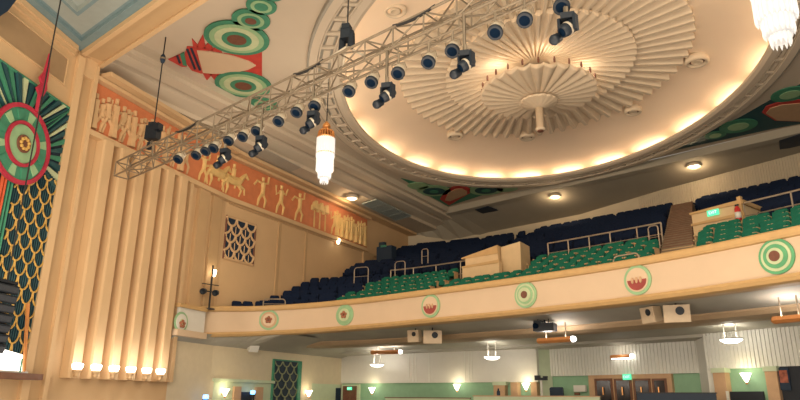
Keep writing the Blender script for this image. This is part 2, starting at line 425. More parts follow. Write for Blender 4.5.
# corner pier between grille and fluting
m = MB()
pc = np.array([-25.1, 14.2])
for (a, b, o) in ((-.55, .55, .18),):
    m.hexa([(*(pc+uA*-.55+nA*.0), 0), (*(pc+uA*.54+nA*0), 0), (*(pc+uA*.54-nA*.6), 0), (*(pc+uA*-.55-nA*.6), 0)],
           [(*(pc+uA*-.55+nA*.0), 16), (*(pc+uA*.54+nA*0), 16), (*(pc+uA*.54-nA*.6), 16), (*(pc+uA*-.55-nA*.6), 16)])
struct('trim_corner_pier', m, WALLD)
m = MB()
for a, b, o in ((-.70, -.36, .26), (.34, .54, .16)):
    m.hexa([(*(pc+uA*a), 0), (*(pc+uA*b), 0), (*(pc+uA*b+nA*o), 0), (*(pc+uA*a+nA*o), 0)], [(*(pc+uA*a), 15.7), (*(pc+uA*b), 15.7), (*(pc+uA*b+nA*o), 15.7), (*(pc+uA*a+nA*o), 15.7)])
m.hexa([(*(pc+uA*-.66), 15.0), (*(pc+uA*.56), 15.0), (*(pc+uA*.56+nA*.14), 15.0), (*(pc+uA*-.66+nA*.14), 15.0)], [(*(pc+uA*-.66), 15.9), (*(pc+uA*.56), 15.9), (*(pc+uA*.56+nA*.14), 15.9), (*(pc+uA*-.66+nA*.14), 15.9)])
struct('trim_pier_fillets', m, WALL)

# ------------------------------------------------------------------ dome
dome = thing('ceiling_dome', 'large oval cove-lit dome with a sunburst of cream plaster pleats', 'dome', (-10, 29.4, 17))
N = 144
def E(p, z, k=1.0): return ell(p[0], p[1], p[2]*k, p[3]*k, p[4], N, z)
def loop(rows): return [r+[r[0]] for r in rows]
def mixe(p, q, t): return tuple(a*(1-t)+b*t for a, b in zip(p, q))
m = MB(); m.grid(loop([E(RING, 16.74, .992), E(RING, 16.72, .962), E(RING, 16.89, .958)]))
part(m, 'outer_moulding', CEIL, dome)
m = MB().grid(loop([E(RING, 16.89, .958), E(RIM, 16.89, 1.042)])); part(m, 'coffer_shade_base', mat('edge_and_shade_grey', (.33, .31, .26), .8, noise=.05), dome)  # recess base coloured darker to stand for the shade between coffer frames
m = MB(); m.grid(loop([E(RIM, 16.89, 1.042), E(RIM, 16.76, 1.036), E(RIM, 16.76, 1.006), E(RIM, 16.86, .990), E(RIM, 17.00, .990), E(RIM, 17.04, 1.0), E(RIM, 16.95, 1.02), E(RIM, 16.95, 1.115), E(RIM, 17.5, 1.13)]))
part(m, 'inner_lip', CEIL, dome)
m = MB(); m.grid(loop([E(RING, 17.1, 1.0), E(RING, 16.80, 1.0), E(RING, 16.74, .992)])); part(m, 'ring_edge', mat('edge_and_shade_grey', (.33, .31, .26), .8, noise=.05), dome)
m = MB()
FZ = 16.88
Ra, Rb = E(RING, FZ, .960), E(RIM, FZ, 1.040)
for k in range(N//2):      # raised coffer frames under the ring
    i = 2*k
    a, b, c_, d_ = Ra[i], Rb[i], Rb[(i+2) % N], Ra[(i+2) % N]
    def lerp(p, q, t): return tuple(p[j]+(q[j]-p[j])*t for j in range(3))
    def quad(u0, u1, v0, v1, h=-.13):
        f = lambda u, v: lerp(lerp(a, b, v), lerp(d_, c_, v), u)
        P = [f(u0, v0), f(u1, v0), f(u1, v1), f(u0, v1)]; m.prism(P, (0, 0, h))
    quad(0, 1, 0, .10); quad(0, 1, .90, 1); quad(0, .07, .10, .90); quad(.93, 1, .10, .90)
    quad(.20, .80, .28, .72, -.10)
part(m, 'coffer_frames', CEIL, dome)
PLE = (-10.05, 29.5, 8.55, 7.05, math.atan2(.74, -.67))
m = MB(); rows = []
for t in np.linspace(0, 1, 14):
    th = t*math.pi/2
    base = mixe(tuple(x*(1.12 if i in (2, 3) else 1) for i, x in enumerate(RIM)), tuple(x*(.98 if i in (2, 3) else 1) for i, x in enumerate(PLE)), 1-math.cos(th)**1.0 if False else t)
    rows.append(E(base, 17.15+1.2*math.sin(th)))
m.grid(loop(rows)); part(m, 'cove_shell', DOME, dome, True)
ctube = [p for p in E(RIM, 17.04, 1.045)]
for k in range(24):
    part(MB().tube([ctube[(6*k+q) % N] for q in range(5)], .06, 6), 'cove_lamp', COVE, dome)
# pleats: two tiers of radial ridges
m = MB()
def pleat(r0, z0, r1, z1, n, h):
    inner = []; outer_ = []
    u = (math.cos(PLE[4]), math.sin(PLE[4])); v = (-u[1], u[0])
    def pt(k, t, z): return (PLE[0]+u[0]*PLE[2]*k*math.cos(t)+v[0]*PLE[3]*k*math.sin(t), PLE[1]+u[1]*PLE[2]*k*math.cos(t)+v[1]*PLE[3]*k*math.sin(t), z)
    n4 = n*4
    for i in range(n4+1):
        t = 2*math.pi*i/n4; j = i % 4; dz = (-h, -h*.55, 0, -h*.55)[j] if False else (-h, -h, 0, 0)[j]
        outer_.append(pt(r1*(1 if dz == 0 else 1.012), t, z1+dz)); inner.append(pt(r0, t, z0+dz*.8))
    lip = [(x, y, max(z1, z)+.12) for x, y, z in outer_]
    m.grid([inner, outer_, lip])
pleat(.60, 18.42, 1.0, 18.30, 64, .26)
pleat(.10, 18.62, .66, 18.20, 56, .20)
m.add(ell(PLE[0], PLE[1], PLE[2]*.16, PLE[3]*.16, PLE[4], 40, 18.66), [tuple(range(40))])
part(m, 'pleated_sunburst', PLEAT, dome)
# rosette fitting hanging in the middle
ros = thing('ceiling_rosette', 'scalloped plaster rosette with small bulbs hanging at the dome centre', 'ceiling rose', (-10.2, 30.0, 17.4))
m = MB(); nn = 224; V = []; 
rings = []
for r, z, am in ((2.95, 17.22, .20), (2.9, 17.16, .20), (2.0, 16.98, .15), (1.0, 16.80, .06), (.75, 16.76, .0)):
    rings.append([(-10.2+r*(1+.03*abs(math.sin(14*t)))*math.cos(t), 30.0+r*(1+.03*abs(math.sin(14*t)))*math.sin(t), z-am*abs(math.sin(14*t))+.1) for t in (2*math.pi*k/nn for k in range(nn+1))])
rings.append([(x, y, z+.12) for x, y, z in rings[0]])
m.grid([rings[-1]]+rings[:-1]); part(m, 'scalloped_dish', PLEAT, ros)
m = MB(); rings = []
for r, z in ((.6, 16.85), (.95, 16.72), (.92, 16.62), (.5, 16.45), (.2, 16.35)):
    rings.append([(-10.2+r*(1+.05*abs(math.sin(8*t)))*math.cos(t), 30+r*(1+.05*abs(math.sin(8*t)))*math.sin(t), z) for t in (2*math.pi*k/nn for k in range(nn+1))])
m.grid(rings); part(m, 'small_dish', PLEAT, ros)
m = MB().lathe([(.2, 0), (.2, -1.15), (.26, -1.2), (.26, -1.3), (.12, -1.32), (0, -1.32)], (-10.2, 30, 16.4), n=16); part(m, 'stem', PLEAT, ros, True)
m = MB().lathe([(.16, 0), (.16, -.05), (0, -.05)], (-10.2, 30, 15.075), n=16); part(m, 'stem_end', BROWN, ros)
m = MB().lathe([(.8, 0), (.8, .5), (.9, 1.35)], (-10.2, 30, 17.1), n=32); part(m, 'hanger_drum', PLEAT, ros)
for k in range(24):
    t = 2*math.pi*k/24+.1
    b = MB().lathe([(.05, 0), (.06, .16), (.03, .3), (0, .32)], (-10.2+2.95*math.cos(t), 30+2.95*math.sin(t), 17.42), n=8); part(b, 'bulb', GLOW if False else BROWN, ros)
for k in range(6):
    t = 2*math.pi*k/6; point('rosette_lamp', (-10.2+2.5*math.cos(t), 30+2.5*math.sin(t), 17.75), 40, (1, .84, .64), .15)
VENTLAB = {'a': 'round ringed air vent in the dome nearest the stage end', 'b': 'round air vent below the left of the dome sunburst', 'c': 'round air vent behind the hanging rosette stem', 'd': 'round air vent below the right of the dome sunburst', 'e': 'round ringed air vent at the right edge of the dome'}
for key, (px, py), r in (('a', (395, 11), .42), ('b', (455, 136.5), .42), ('c', (527, 137.5), .42), ('d', (633, 112), .40), ('e', (697, 62), .46)):
    p = onz(px, py, 18.05); t = thing('ceiling_vent', VENTLAB[key], 'vent', p, 'round vents around the dome')
    part(MB().lathe([(r*1.25, .35), (r*1.25, -.02), (r*1.05, -.10), (r*.85, -.06), (r*.8, .05)], p, n=28), 'rim', PLEAT, t, True)
    part(MB().lathe([(r*.60, .05), (r*.60, -.05), (r*.4, -.08), (r*.36, .0)], p, n=24), 'inner_ring', PLEAT, t, True)
    part(MB().lathe([(r*.8, .04), (r*.8, .02), (0, .02)], p, n=24), 'grille', BROWN if key in 'bcde' else WALLD, t)

# ------------------------------------------------------------------ painted corner panels of the ceiling
def disc(m, c, r, z, th=.03, n=36):
    P = [(c[0]+r*math.cos(2*math.pi*k/n), c[1]+r*math.sin(2*math.pi*k/n), z) for k in range(n)]; m.prism(P, (0, 0, -th)); return m
def cpoly(pxs, z, th):
    return MB().prism([tuple(onz(x, y, z)) for x, y in pxs], (0, 0, -th))
ornL = thing('ceiling_ornament', 'red and green painted plaster ornament in the ceiling corner above the truss', 'ceiling ornament', onz(225, 55, ZC))
part(cpoly([(183, 59), (187, 46), (200, 47), (215, 52), (235, 54), (262, 48), (262, 82), (235, 76), (215, 72), (201, 73), (192, 70)], ZC-.01, .04), 'red_star', RED, ornL)
m = MB()
for a in ([(196, 47), (203, 34), (206, 48)], [(203, 48), (211, 39), (213, 50)], [(209, 50), (221, 44), (222, 52)], [(193, 46), (192, 38), (199, 46)], [(203, 73), (207, 80), (213, 73)], [(209, 73), (216, 81), (221, 74)], [(217, 74), (226, 80), (228, 75)]):
    part(MB().prism([tuple(onz(x, y, ZC-.01)) for x, y in a], (0, 0, -.04)), 'ray', RED, ornL)
part(cpoly([(197, 50), (210, 51), (232, 55), (250, 61), (256, 65), (248, 69), (230, 73), (212, 73), (203, 72)], ZC-.045, .05), 'cream_leaf', FASC, ornL)
part(cpoly([(168, 59), (184, 52), (187, 66), (181, 66)], ZC-.01, .05), 'tip', RED, ornL)
m = MB()
for a, b in (((176, 55.5), (179, 63)), ((186, 49), (194, 69)), ((190, 48), (199, 70))):
    m.prism([tuple(onz(a[0], a[1], ZC-.06)), tuple(onz(a[0]+2.2, a[1]-.3, ZC-.06)), tuple(onz(b[0]+2.2, b[1], ZC-.06)), tuple(onz(b[0], b[1]+.3, ZC-.06))], (0, 0, -.02))
part(m, 'dark_bands', NAVYP, ornL)
m = MB().prism([tuple(onz(x, y, ZC-.06)) for x, y in ((180, 54), (184, 52), (187, 66), (183, 65))], (0, 0, -.02)); part(m, 'green_band', GREEN, ornL)
def target(c, r, parent, mats=(GREEN, GREENL, GREENP, GREEN, BROWN), fr=(1, .84, .68, .46, .30)):
    e = part(disc(MB(), c, r, ZC-.05, .05), 'medallion', mats[0], parent)
    for k in range(1, len(fr)):
        part(disc(MB(), c, r*fr[k], ZC-.10-.012*k, .012), 'ring', mats[k], e)
target(onz(237, 37, ZC), 1.42, ornL); target(onz(243.5, 83.5, ZC), 1.42, ornL)
target(onz(251, 18.5, ZC), .80, ornL, (GREEN, GREENL, GREEN, BROWN), (1, .7, .5, .3))
target(onz(261.5, 4.5, ZC), .62, ornL, (GREEN, GREENL, GREEN), (1, .7, .45)); target(onz(264, 103, ZC), .75, ornL, (GREEN, GREENL, GREEN), (1, .7, .45)); target(onz(272, -8, ZC), .5, ornL, (GREEN, GREENL), (1, .6))
ornF = thing('ceiling_ornament', 'green and red painted ornament in the far ceiling corner left of the dome edge', 'ceiling ornament', onz(455, 195, ZC))
part(cpoly([(401, 178), (420, 183), (445, 187), (475, 187), (520, 184), (500, 189), (448, 206), (430, 196)], ZC-.01, .03), 'green_ground', GREEN, ornF)
part(cpoly([(440, 199), (444, 191), (453, 186.5), (463, 185.5), (470, 188), (470, 192.5), (449, 205)], ZC-.05, .04), 'red_arch', RED, ornF)
part(cpoly([(445, 200), (448, 193), (455, 189), (462, 188.5), (467, 191), (467, 194), (450, 201)], ZC-.10, .03), 'tan_leaf', PEACH, ornF)
for c in ((434, 190), (486, 189)):
    e = part(disc(MB(), onz(*c, ZC), 1.3, ZC-.05, .04), 'medallion', GREENL, ornF); part(disc(MB(), onz(*c, ZC), .85, ZC-.1, .02), 'ring', TEAL, e); part(disc(MB(), onz(*c, ZC), .35, ZC-.13, .02), 'boss', GREEN, e)
for c in ((418, 185), (507, 187.5)): part(disc(MB(), onz(*c, ZC), .8, ZC-.05, .04), 'medallion', GREENL, ornF)
ornR = thing('ceiling_ornament', 'green and red painted ornament right of the dome at the right edge', 'ceiling ornament', onz(770, 115, ZC))
part(cpoly([(665, 152), (700, 135), (740, 117), (770, 100), (800, 84), (830, 66), (830, 118), (800, 123.5), (770, 129), (720, 140)], ZC-.01, .03), 'green_ground', TEAL, ornR)
part(cpoly([(762, 112), (766, 106), (778, 102), (800, 99), (830, 98), (830, 121), (800, 121), (775, 120)], ZC-.05, .04), 'red_arch', RED, ornR)
part(cpoly([(766, 113), (770, 108), (782, 104.5), (800, 103), (830, 103), (830, 121), (800, 121), (777, 120)], ZC-.10, .03), 'tan_leaf', PEACH, ornR)
for c, r in (((738, 125), 1.0), ((715, 134), .6), ((790, 93), .9)):
    e = part(disc(MB(), onz(*c, ZC), r, ZC-.05, .04), 'medallion', GREEN, ornR); part(disc(MB(), onz(*c, ZC), r*.55, ZC-.1, .02), 'ring', GREENL, e)

# ceiling vents and downlights on the margins
def soffit_z(x, y):
    yf = float(np.interp(x, [a[0] for a in FR2], [a[1] for a in FR2]))+.5; yr, zr = rw_at(max(-28.4, min(8.9, x))); f = min(1, max(0, (y-yf)/(yr+.2-yf)))
    return max(zr+.1, 16.62)*(1-f)+zr*f
def onsoffit(px, py):
    z = 16.2
    for _ in range(12): p = onz(px, py, z); z = soffit_z(p[0], p[1])
    return z
def quadpanel(name, label, pxs, z, m_, cat, grid=None, gm=None, th=.05):
    c = onz(sum(p[0] for p in pxs)/4, sum(p[1] for p in pxs)/4, z); t = thing(name, label, cat, c)
    Q = [onz(x, y, z) for x, y in pxs]; part(MB().prism([tuple(q) for q in Q], (0, 0, -th)), 'plate', m_, t)
    if grid:
        m = MB(); a, b, c_, d = Q
        for i in range(grid[0]+1):
            u = i/grid[0]; m.tube([tuple(a+(b-a)*u-[0, 0, th+.02]), tuple(d+(c_-d)*u-[0, 0, th+.02])], .045, 6)
        for i in range(grid[1]+1):
            u = i/grid[1]; m.tube([tuple(a+(d-a)*u-[0, 0, th+.02]), tuple(b+(c_-b)*u-[0, 0, th+.02])], .045, 6)
        part(m, 'lattice', gm, t)
    return t
quadpanel('ceiling_grille', 'blue-grey lattice grille in the ceiling margin above the rear left corner', [(362, 203), (376, 198.5), (411, 215), (396, 219.5)], 15.66, TEAL, 'grille', (9, 4), BLUEL)
quadpanel('ceiling_panel', 'plain grey sunk panel in the ceiling margin above the orange frieze', [(251, 151), (262, 147), (301, 167), (291, 171)], 15.72, SOFF, 'panel')
quadpanel('ceiling_hatch', 'dark square hatch in the rear soffit left of the far downlight', [(475, 209.5), (488, 206), (500, 210.5), (488, 215.5)], onsoffit(488, 211), NAVYP, 'hatch')
quadpanel('ceiling_hatch', 'long dark hatch in the rear soffit at the right edge', [(779, 140), (812, 130), (812, 143), (780, 152.5)], onsoffit(792, 143), NAVYP, 'hatch')
for (px, py), z, lab, pw in (((352, 198), 15.66, 'white glowing downlight in the left ceiling margin behind the chandelier', 90), ((555, 196.5), 16.25, 'glowing downlight in the rear soffit above the middle seats', 130), ((694, 166), 16.5, 'glowing downlight in the rear soffit above the right seats', 130), ((447, 229), 15.75, 'small glowing downlight in the rear soffit near the left corner', 70)):
    if px > 400: z = onsoffit(px, py)+.06
    p = onz(px, py, z-.1); t = thing('ceiling_downlight', lab, 'downlight', p, 'ceiling downlights')
    r = .30 if py > 220 else .42
    part(MB().lathe([(r, .2), (r*1.1, -.02), (r*.95, -.07), (r*.8, -.02)], p, n=24), 'trim_ring', CEIL, t, True)
    part(MB().lathe([(r*.8, -.01), (r*.5, -.10), (0, -.14)], p, n=20), 'lamp', GLOW, t, True)
    point('downlight_glow', (p[0], p[1], p[2]-.38), pw*.8, (1, .72, .42), .12)

# ------------------------------------------------------------------ frieze on the left wall
fz = thing('wall_frieze', 'orange relief frieze with gilt dancers, horses and trees high on left wall', 'frieze', wp(12, 12.85, .1))
m = MB(); wallstrip(m, -.2, S_END, 12.85, 15.18, .10); part(m, 'panel', ORANGE, fz)
def relief(shapes):      # each: list of (s, z) points and radius -> flattened tubes standing off the panel
    m = MB()
    for pts, r in shapes:
        P = [wp(max(-.1, min(S_END-.1, s)), z, .12) for s, z in pts]; m.tube(P, r, 6)
    return m
def figure(s, h=1.9, arms=0, z=12.98, lean=0.0):
    k = h/1.9; w_ = .16*k
    if arms == 0: A = [([(s-.05, z+1.45*k), (s-.45*k, z+1.15*k), (s-.5*k, z+1.7*k)], .07*k), ([(s+.05, z+1.45*k), (s+.45*k, z+1.35*k), (s+.62*k, z+1.75*k)], .07*k)]
    elif arms == 1: A = [([(s, z+1.45*k), (s-.5*k, z+1.5*k), (s-.75*k, z+1.2*k)], .07*k), ([(s, z+1.45*k), (s+.45*k, z+1.6*k), (s+.5*k, z+2.0*k)], .07*k)]
    else: A = [([(s, z+1.45*k), (s-.22*k, z+1.1*k), (s-.1*k, z+.9*k)], .07*k), ([(s, z+1.45*k), (s+.22*k, z+1.1*k), (s+.15*k, z+.8*k)], .07*k)]
    return [([(s, z+.8*k), (s+.03+lean, z+1.2*k), (s+lean, z+1.5*k)], [.15*k, .14*k, .17*k]), ([(s+lean, z+1.58*k), (s+lean, z+1.82*k)], [.09*k, .11*k]),
            ([(s-.06, z+.8*k), (s-.28*k, z+.42*k), (s-.35*k, z)], [.11*k, .09*k, .06*k]), ([(s+.06, z+.8*k), (s+.32*k, z+.5*k), (s+.22*k, z+.02)], [.11*k, .09*k, .06*k])]+A
def robed(s, h, z=12.98): return [([(s, z), (s+.02, z+h*.5), (s, z+h*.8)], [.22, .16, .18]), ([(s, z+h*.84), (s, z+h*.98)], [.09, .10]), ([(s-.05, z+h*.7), (s-.25, z+h*.55), (s-.28, z+h*.9)], .06)]
def horse(s, z=13.0):
    return [([(s-.75, z+.95), (s-.2, z+.88), (s+.45, z+.98)], [.26, .27, .28]), ([(s+.45, z+1.0), (s+.8, z+1.4), (s+.95, z+1.55)], [.22, .15, .12]), ([(s+.92, z+1.6), (s+1.25, z+1.35)], [.13, .07]),
            ([(s-.75, z+.85), (s-.95, z+.45), (s-.8, z)], [.14, .09, .05]), ([(s-.6, z+.8), (s-.45, z+.4), (s-.6, z)], [.13, .08, .05]), ([(s+.4, z+.8), (s+.7, z+.5), (s+.55, z+.1)], [.13, .08, .05]), ([(s+.5, z+.8), (s+.95, z+.65), (s+1.0, z+.3)], [.12, .08, .05]),
            ([(s-.85, z+1.05), (s-1.2, z+.9), (s-1.3, z+.5)], [.08, .09, .04]), ([(s-.05, z+1.1), (s-.02, z+1.65)], [.14, .15]), ([(s-.02, z+1.72), (s-.02, z+1.95)], .10), ([(s, z+1.2), (s+.25, z+.85), (s+.15, z+.5)], [.11, .09, .06])]
def tree(s, z=12.98): return [([(s, z), (s, z+1.2)], [.07, .05]), ([(s-.12, z+1.3), (s-.05, z+1.75)], [.22, .18]), ([(s+.15, z+1.3), (s+.1, z+1.9)], [.2, .15]), ([(s-.28, z+1.15), (s-.3, z+1.5)], [.15, .12])]
random.seed(3)
sA_ = ws(100, 110)[0]
for k in range(17):
    s = .1+k*.39; hh = random.uniform(1.6, 2.05); a = random.choice((0, 1, 2))
    part(relief(robed(s, hh) if k % 3 == 0 else figure(s, hh, a, lean=random.uniform(-.1, .1))), 'relief_figure', FIGP if k % 4 else WALLD, fz)
for px in (215, 232):
    part(relief(horse(ws(px, 178)[0])), 'relief_horse', FIG, fz)
part(relief(figure(ws(202, 166)[0], 1.7, 1)), 'relief_figure', FIG, fz)
for px, a in ((260, 1), (279, 0), (298, 1)): part(relief(figure(ws(px, 204)[0], 2.0, a)), 'relief_figure', FIG, fz)
for px in (313, 318.5, 324): part(relief(tree(ws(px, 215)[0])), 'relief_tree', FIG, fz)
se = ws(333, 223)[0]
for k in range(14):
    s = se+k*(S_END-.4-se)/13; part(relief(robed(s, (1.5, 1.9, 1.7)[k % 3]) if k % 2 else figure(s, 1.8, k % 3)), 'relief_figure', FIG, fz)

# wall lattice vent on the left wall
def scales(fr, s0, s1, z0, z1, w, h, r, o, bars=3, rb=.02, clipf=None):
    m = MB(); row = 0; z = z0
    while z < z1+h*.3:
        s = s0-(w/2 if row % 2 else 0)
        while s < s1:
            c = s+w/2; pts = []
            for k in range(9):
                t = math.pi*k/8; q = (c-w*.5*math.cos(t), z+h-h*math.sin(t))
                if s0-.01 <= q[0] <= s1+.01 and z0-.01 <= q[1] <= z1+.01: pts.append(fr(q[0], q[1], o))
                else:
                    if len(pts) > 1: m.tube(pts, r, 5)
                    pts = []
            if len(pts) > 1: m.tube(pts, r, 5)
            for b in range(bars):
                sb = c+(b-(bars-1)/2)*w*.22; za = z+h*(.22 if b == (bars-1)/2 else .3); zb2 = z+h*(1.05 if b == (bars-1)/2 else .85)
                if s0 < sb < s1 and za > z0 and zb2 < z1: m.tube([fr(sb, za, o-.02), fr(sb, zb2, o-.02)], rb, 4)
            s += w
        row += 1; z += h*.97
    return m
sv0, sv1 = ws(224.5, 235)[0], ws(253.5, 245)[0]; zv0, zv1 = 9.3, 11.75
wv = thing('wall_vent', 'square cream lattice vent with dark openings on the left wall', 'vent', wp((sv0+sv1)/2, zv0, .05))
part(MB().hexa([wp(sv0, zv0, 0), wp(sv1, zv0, 0), wp(sv1, zv0, .04), wp(sv0, zv0, .04)], [wp(sv0, zv1, 0), wp(sv1, zv1, 0), wp(sv1, zv1, .04), wp(sv0, zv1, .04)]), 'backing', NAVYP, wv)
part(scales(wp, sv0, sv1, zv0, zv1, (sv1-sv0)/3.0, .50, .075, .07, 1, .03), 'lattice', WALL, wv)
for s in (sv0, sv1): part(MB().tube([wp(s, zv0-.05, .06), wp(s, zv1+.05, .06)], .06, 6), 'side_bar', BROWN, wv)
for z in (zv0, zv1): part(MB().tube([wp(sv0, z, .06), wp(sv1, z, .06)], .07, 6), 'edge_bar', WALL, wv)
# upright lights at the foot of the fluting
for i, px in enumerate((76, 95, 113, 130, 146, 160)):
    q = onplane(px, 377, (*(A0+nA*.62), 0), (*nA, 0)); s = float((q[:2]-A0)@uA); base = wp(s, 2.62, .62)
    t = thing('wall_uplight', 'glowing bowl uplight at the foot of the fluted wall, %s from the left' % nth(i+1), 'wall light', base, 'uplights under the fluting')
    part(MB().lathe([(.05, -.16), (.09, -.10), (.06, -.04), (.13, .02), (.18, .10), (.17, .12), (.0, .05)], base, n=16), 'bowl', WALL, t, True)
    part(MB().lathe([(.15, .11), (.21, .22), (.22, .34), (.16, .37), (0, .37)], base, n=16), 'glass_shade', GLOWW, t, True)
    part(MB().box((base[0]-nA[0]*.2, base[1]-nA[1]*.2, base[2]-.12), (.3, .06, .06)), 'bracket', WALLD, t)
    q = wp(s, 3.25, 1.12); point('uplight_glow', q, 21, (1, .95, .88), .2)

# ------------------------------------------------------------------ organ-style grille on the splay wall
og = thing('ornamental_grille', 'tall green grille with red wheel and gilt fish-scale tracery, left edge', 'grille', gp(2.5, 2.5, .1))
zg0, zg1 = 2.55, 13.2
m = MB(); gbox(m, .02, 9, zg0, zg1, .04); part(m, 'backing', NAVYP, og)
wc = gs(20, 147); cs, cz = wc[0]+.28, wc[1]
m = MB()
for k in range(38):       # rays above the wheel
    t = math.radians(-12+k*204/37); r0, r1 = 1.3, 4.2
    def rp(r, dt): return (cs-r*math.cos(t+dt), cz+r*math.sin(t+dt))
    pts = [rp(r0, -.018), rp(r1, -.030), rp(r1, .030), rp(r0, .018)]
    pts = [(min(max(s, .05), 9), min(max(z, zg0), zg1-.03)) for s, z in pts]
    col = k % 3
    m2 = MB().prism([gp(s, z, .05) for s, z in pts], (gn[0]*(.05+.03*col), gn[1]*(.05+.03*col), 0))
    part(m2, 'ray', (GREEN, GREENP, GREEN)[col] if k % 2 else TEAL, og)
def gdisc(r, o, th, n=40, c=(cs, cz)): return MB().prism([gp(c[0]+r*math.cos(2*math.pi*k/n), c[1]+r*math.sin(2*math.pi*k/n), o) for k in range(n)], (gn[0]*th, gn[1]*th, 0))
def gring(r0, r1, o, th, n=48):
    m = MB(); rows = [[gp(cs+r*math.cos(2*math.pi*k/n), cz+r*math.sin(2*math.pi*k/n), oo) for k in range(n+1)] for r, oo in ((r0, o), (r0, o+th), (r1, o+th), (r1, o), (r0, o))]
    return m.grid(rows)
wh = part(gdisc(1.50, .2, .08), 'wheel', GREEN, og)
part(gring(1.36, 1.52, .24, .10), 'wheel_rim', REDF, wh); part(gring(.74, .86, .28, .10), 'inner_rim', REDF, wh)
part(gdisc(.72, .28, .05), 'hub_plate', GREENL, wh); part(gdisc(.34, .34, .06), 'hub_boss', BROWN, wh)
for k in range(12):
    t = 2*math.pi*k/12+.2; P = []
    for r, dt in ((.9, -.12), (1.3, -.13), (1.3, .13), (.9, .12)): P.append(gp(cs+r*math.cos(t+dt), cz+r*math.sin(t+dt), .28))
    part(MB().prism(P, (gn[0]*.04, gn[1]*.04, 0)), 'wheel_panel', GREENL if k % 2 else GREEN, wh)
m = MB()
for k in range(9):
    t = 2*math.pi*k/9; m.ball(gp(cs+.2*math.cos(t), cz+.2*math.sin(t), .42), .07, 8, 5)
part(m, 'hub_studs', GOLD, wh)
a = gs(28, 112); b = gs(31, 95); c_ = gs(41, 55)
m = MB(); m.tube([gp(*a, .35), gp(*b, .35)], .07, 6)
sp = [(31, 97), (28, 88), (33, 84), (31, 78), (36, 72), (41.5, 54), (40, 72), (39, 80), (38, 84), (38, 90), (34, 97)]
m.prism([gp(*gs(*p), .30) for p in sp], (gn[0]*.1, gn[1]*.1, 0)); part(m, 'spear', REDF, og)
part(scales(gp, .04, 2.35, zg0, cz-.5, .62, .50, .036, .12, 0, .025), 'scale_tracery', GOLD, og)
m = MB()
for k in range(20): m.tube([gp(.10+k*.118, zg0, .07), gp(.10+k*.118, cz-.2, .07)], .022, 4)
part(m, 'green_bars', TEAL, og)
m = MB()
for s in (2.45, 2.62, 3.2, 3.4): m.tube([gp(s, zg0, .12), gp(s, cz-.8, .12)], .05, 6)
part(m, 'green_stave', GREEN, og)
m = MB()
for s in (2.80, 2.96): m.tube([gp(s, zg0, .13), gp(s, cz-.8, .13)], .06, 6)
part(m, 'red_stave', mat('orange_red', (.55, .09, .03), .6), og)
m = MB(); m.tube([gp(.03, zg0, .08), gp(.03, zg1, .08)], .06, 6); m.tube([gp(.03, zg1, .08), gp(9, zg1, .08)], .06, 6); part(m, 'edge_frame', GREEN, og)
# ledge, its lamp and the hanging loudspeaker
m = MB(); gbox(m, -.42, 9, 2.28, 2.50, .55); tag(m.build('ledge_shelf', TIMBER), 'brown timber ledge below the tall green grille', 'ledge')
lp = gp(.95, 2.50, .3); t = thing('ledge_floodlight', 'white glowing floodlight on the brown ledge under the grille', 'floodlight', lp)
m = MB(); m.hexa([gp(.35, 2.55, .12), gp(3.4, 2.55, .12), gp(3.4, 2.55, .40), gp(.35, 2.55, .40)], [gp(.55, 3.15, .16), gp(3.4, 3.5, .16), gp(3.4, 3.5, .30), gp(.55, 3.15, .30)]); part(m, 'diffuser', mat('flood_glow', (1, .96, .9), .4, emit=(1, .95, .88), estr=1.6), t)
m = MB(); gbox(m, .30, 3.4, 2.50, 2.56, .45, .08); part(m, 'base', WHITE, t)
part(MB().tube([gp(.75, 2.52, .46), gp(.75, 3.0, .46)], .03, 6), 'clip', GREEN, t)
m = MB(); m.tube([gp(.50, 2.55, .42), gp(.62, 5.0, .2)], .07, 6); tag(m.build('tan_pole', COPPER), 'thin tan pole standing on the ledge in front of the grille', 'pole')
spot('grille_flood', gp(2.0, 3.9, 1.3), gp(1.5, 9, 0), 60, (.9, 1, .9), 70)
# line array
lo = onplane(7, 283, (*(G0+gn*1.5), 0), (*gn, 0)); top = Vector(lo)
arr = thing('line_array_speaker', 'black curved line array loudspeaker hanging at the left edge', 'loudspeaker', top)
for k in range(7):
    t_ = k*.10; zc = top.z-.20-k*.30; outp = -.02*k*k
    c = Vector((top.x+gu[0]*(.30+.02*k), top.y+gu[1]*(.30+.02*k), zc))
    ang = math.atan2(gu[1], gu[0]); Mx = Matrix.Rotation(ang, 3, 'Z') @ Matrix.Rotation(-.12-.05*k, 3, 'X')
    e = part(MB().box(c, (1.05, .62, .27), M=Mx), 'cabinet', BLACK, arr)
    f = Mx @ Vector((0, -.32, 0)); f2 = Mx @ Vector((0, .32, 0))
    part(MB().box(c+f2*1.0, (.98, .03, .18), M=Mx), 'front_grille', mat('speaker_mesh', (.03, .035, .045), .5, noise=.3, scale=30), e)
    part(MB().tube([tuple(c+Mx @ Vector((-.54, -.2, .05))), tuple(c+Mx @ Vector((-.54, .2, .05)))], .03, 6), 'rigging_bar', STEEL, e)
part(MB().box((top.x+gu[0]*.3, top.y+gu[1]*.3, top.z), (1.0, .5, .1), math.atan2(gu[1], gu[0])), 'flying_frame', BLACK, arr)
ctop = (top.x, top.y, 17.2)
tag(MB().tube([tuple(top+Vector((0, 0, .04))), (top.x, top.y, 10.4), ctop], .028, 6).build('hanging_cable', CABLE), 'dark cable hanging in front of the grille down to the loudspeaker', 'cable')
tag(MB().prism([gp(a, z, .26) for a, z in (gs(-14, 18), gs(-5, 12), gs(6, -2), gs(-14, -3))], (gn[0]*.25, gn[1]*.25, 0)).build('stage_pelmet', NAVYP), 'dark blue pelmet corner at the top left edge', 'pelmet')

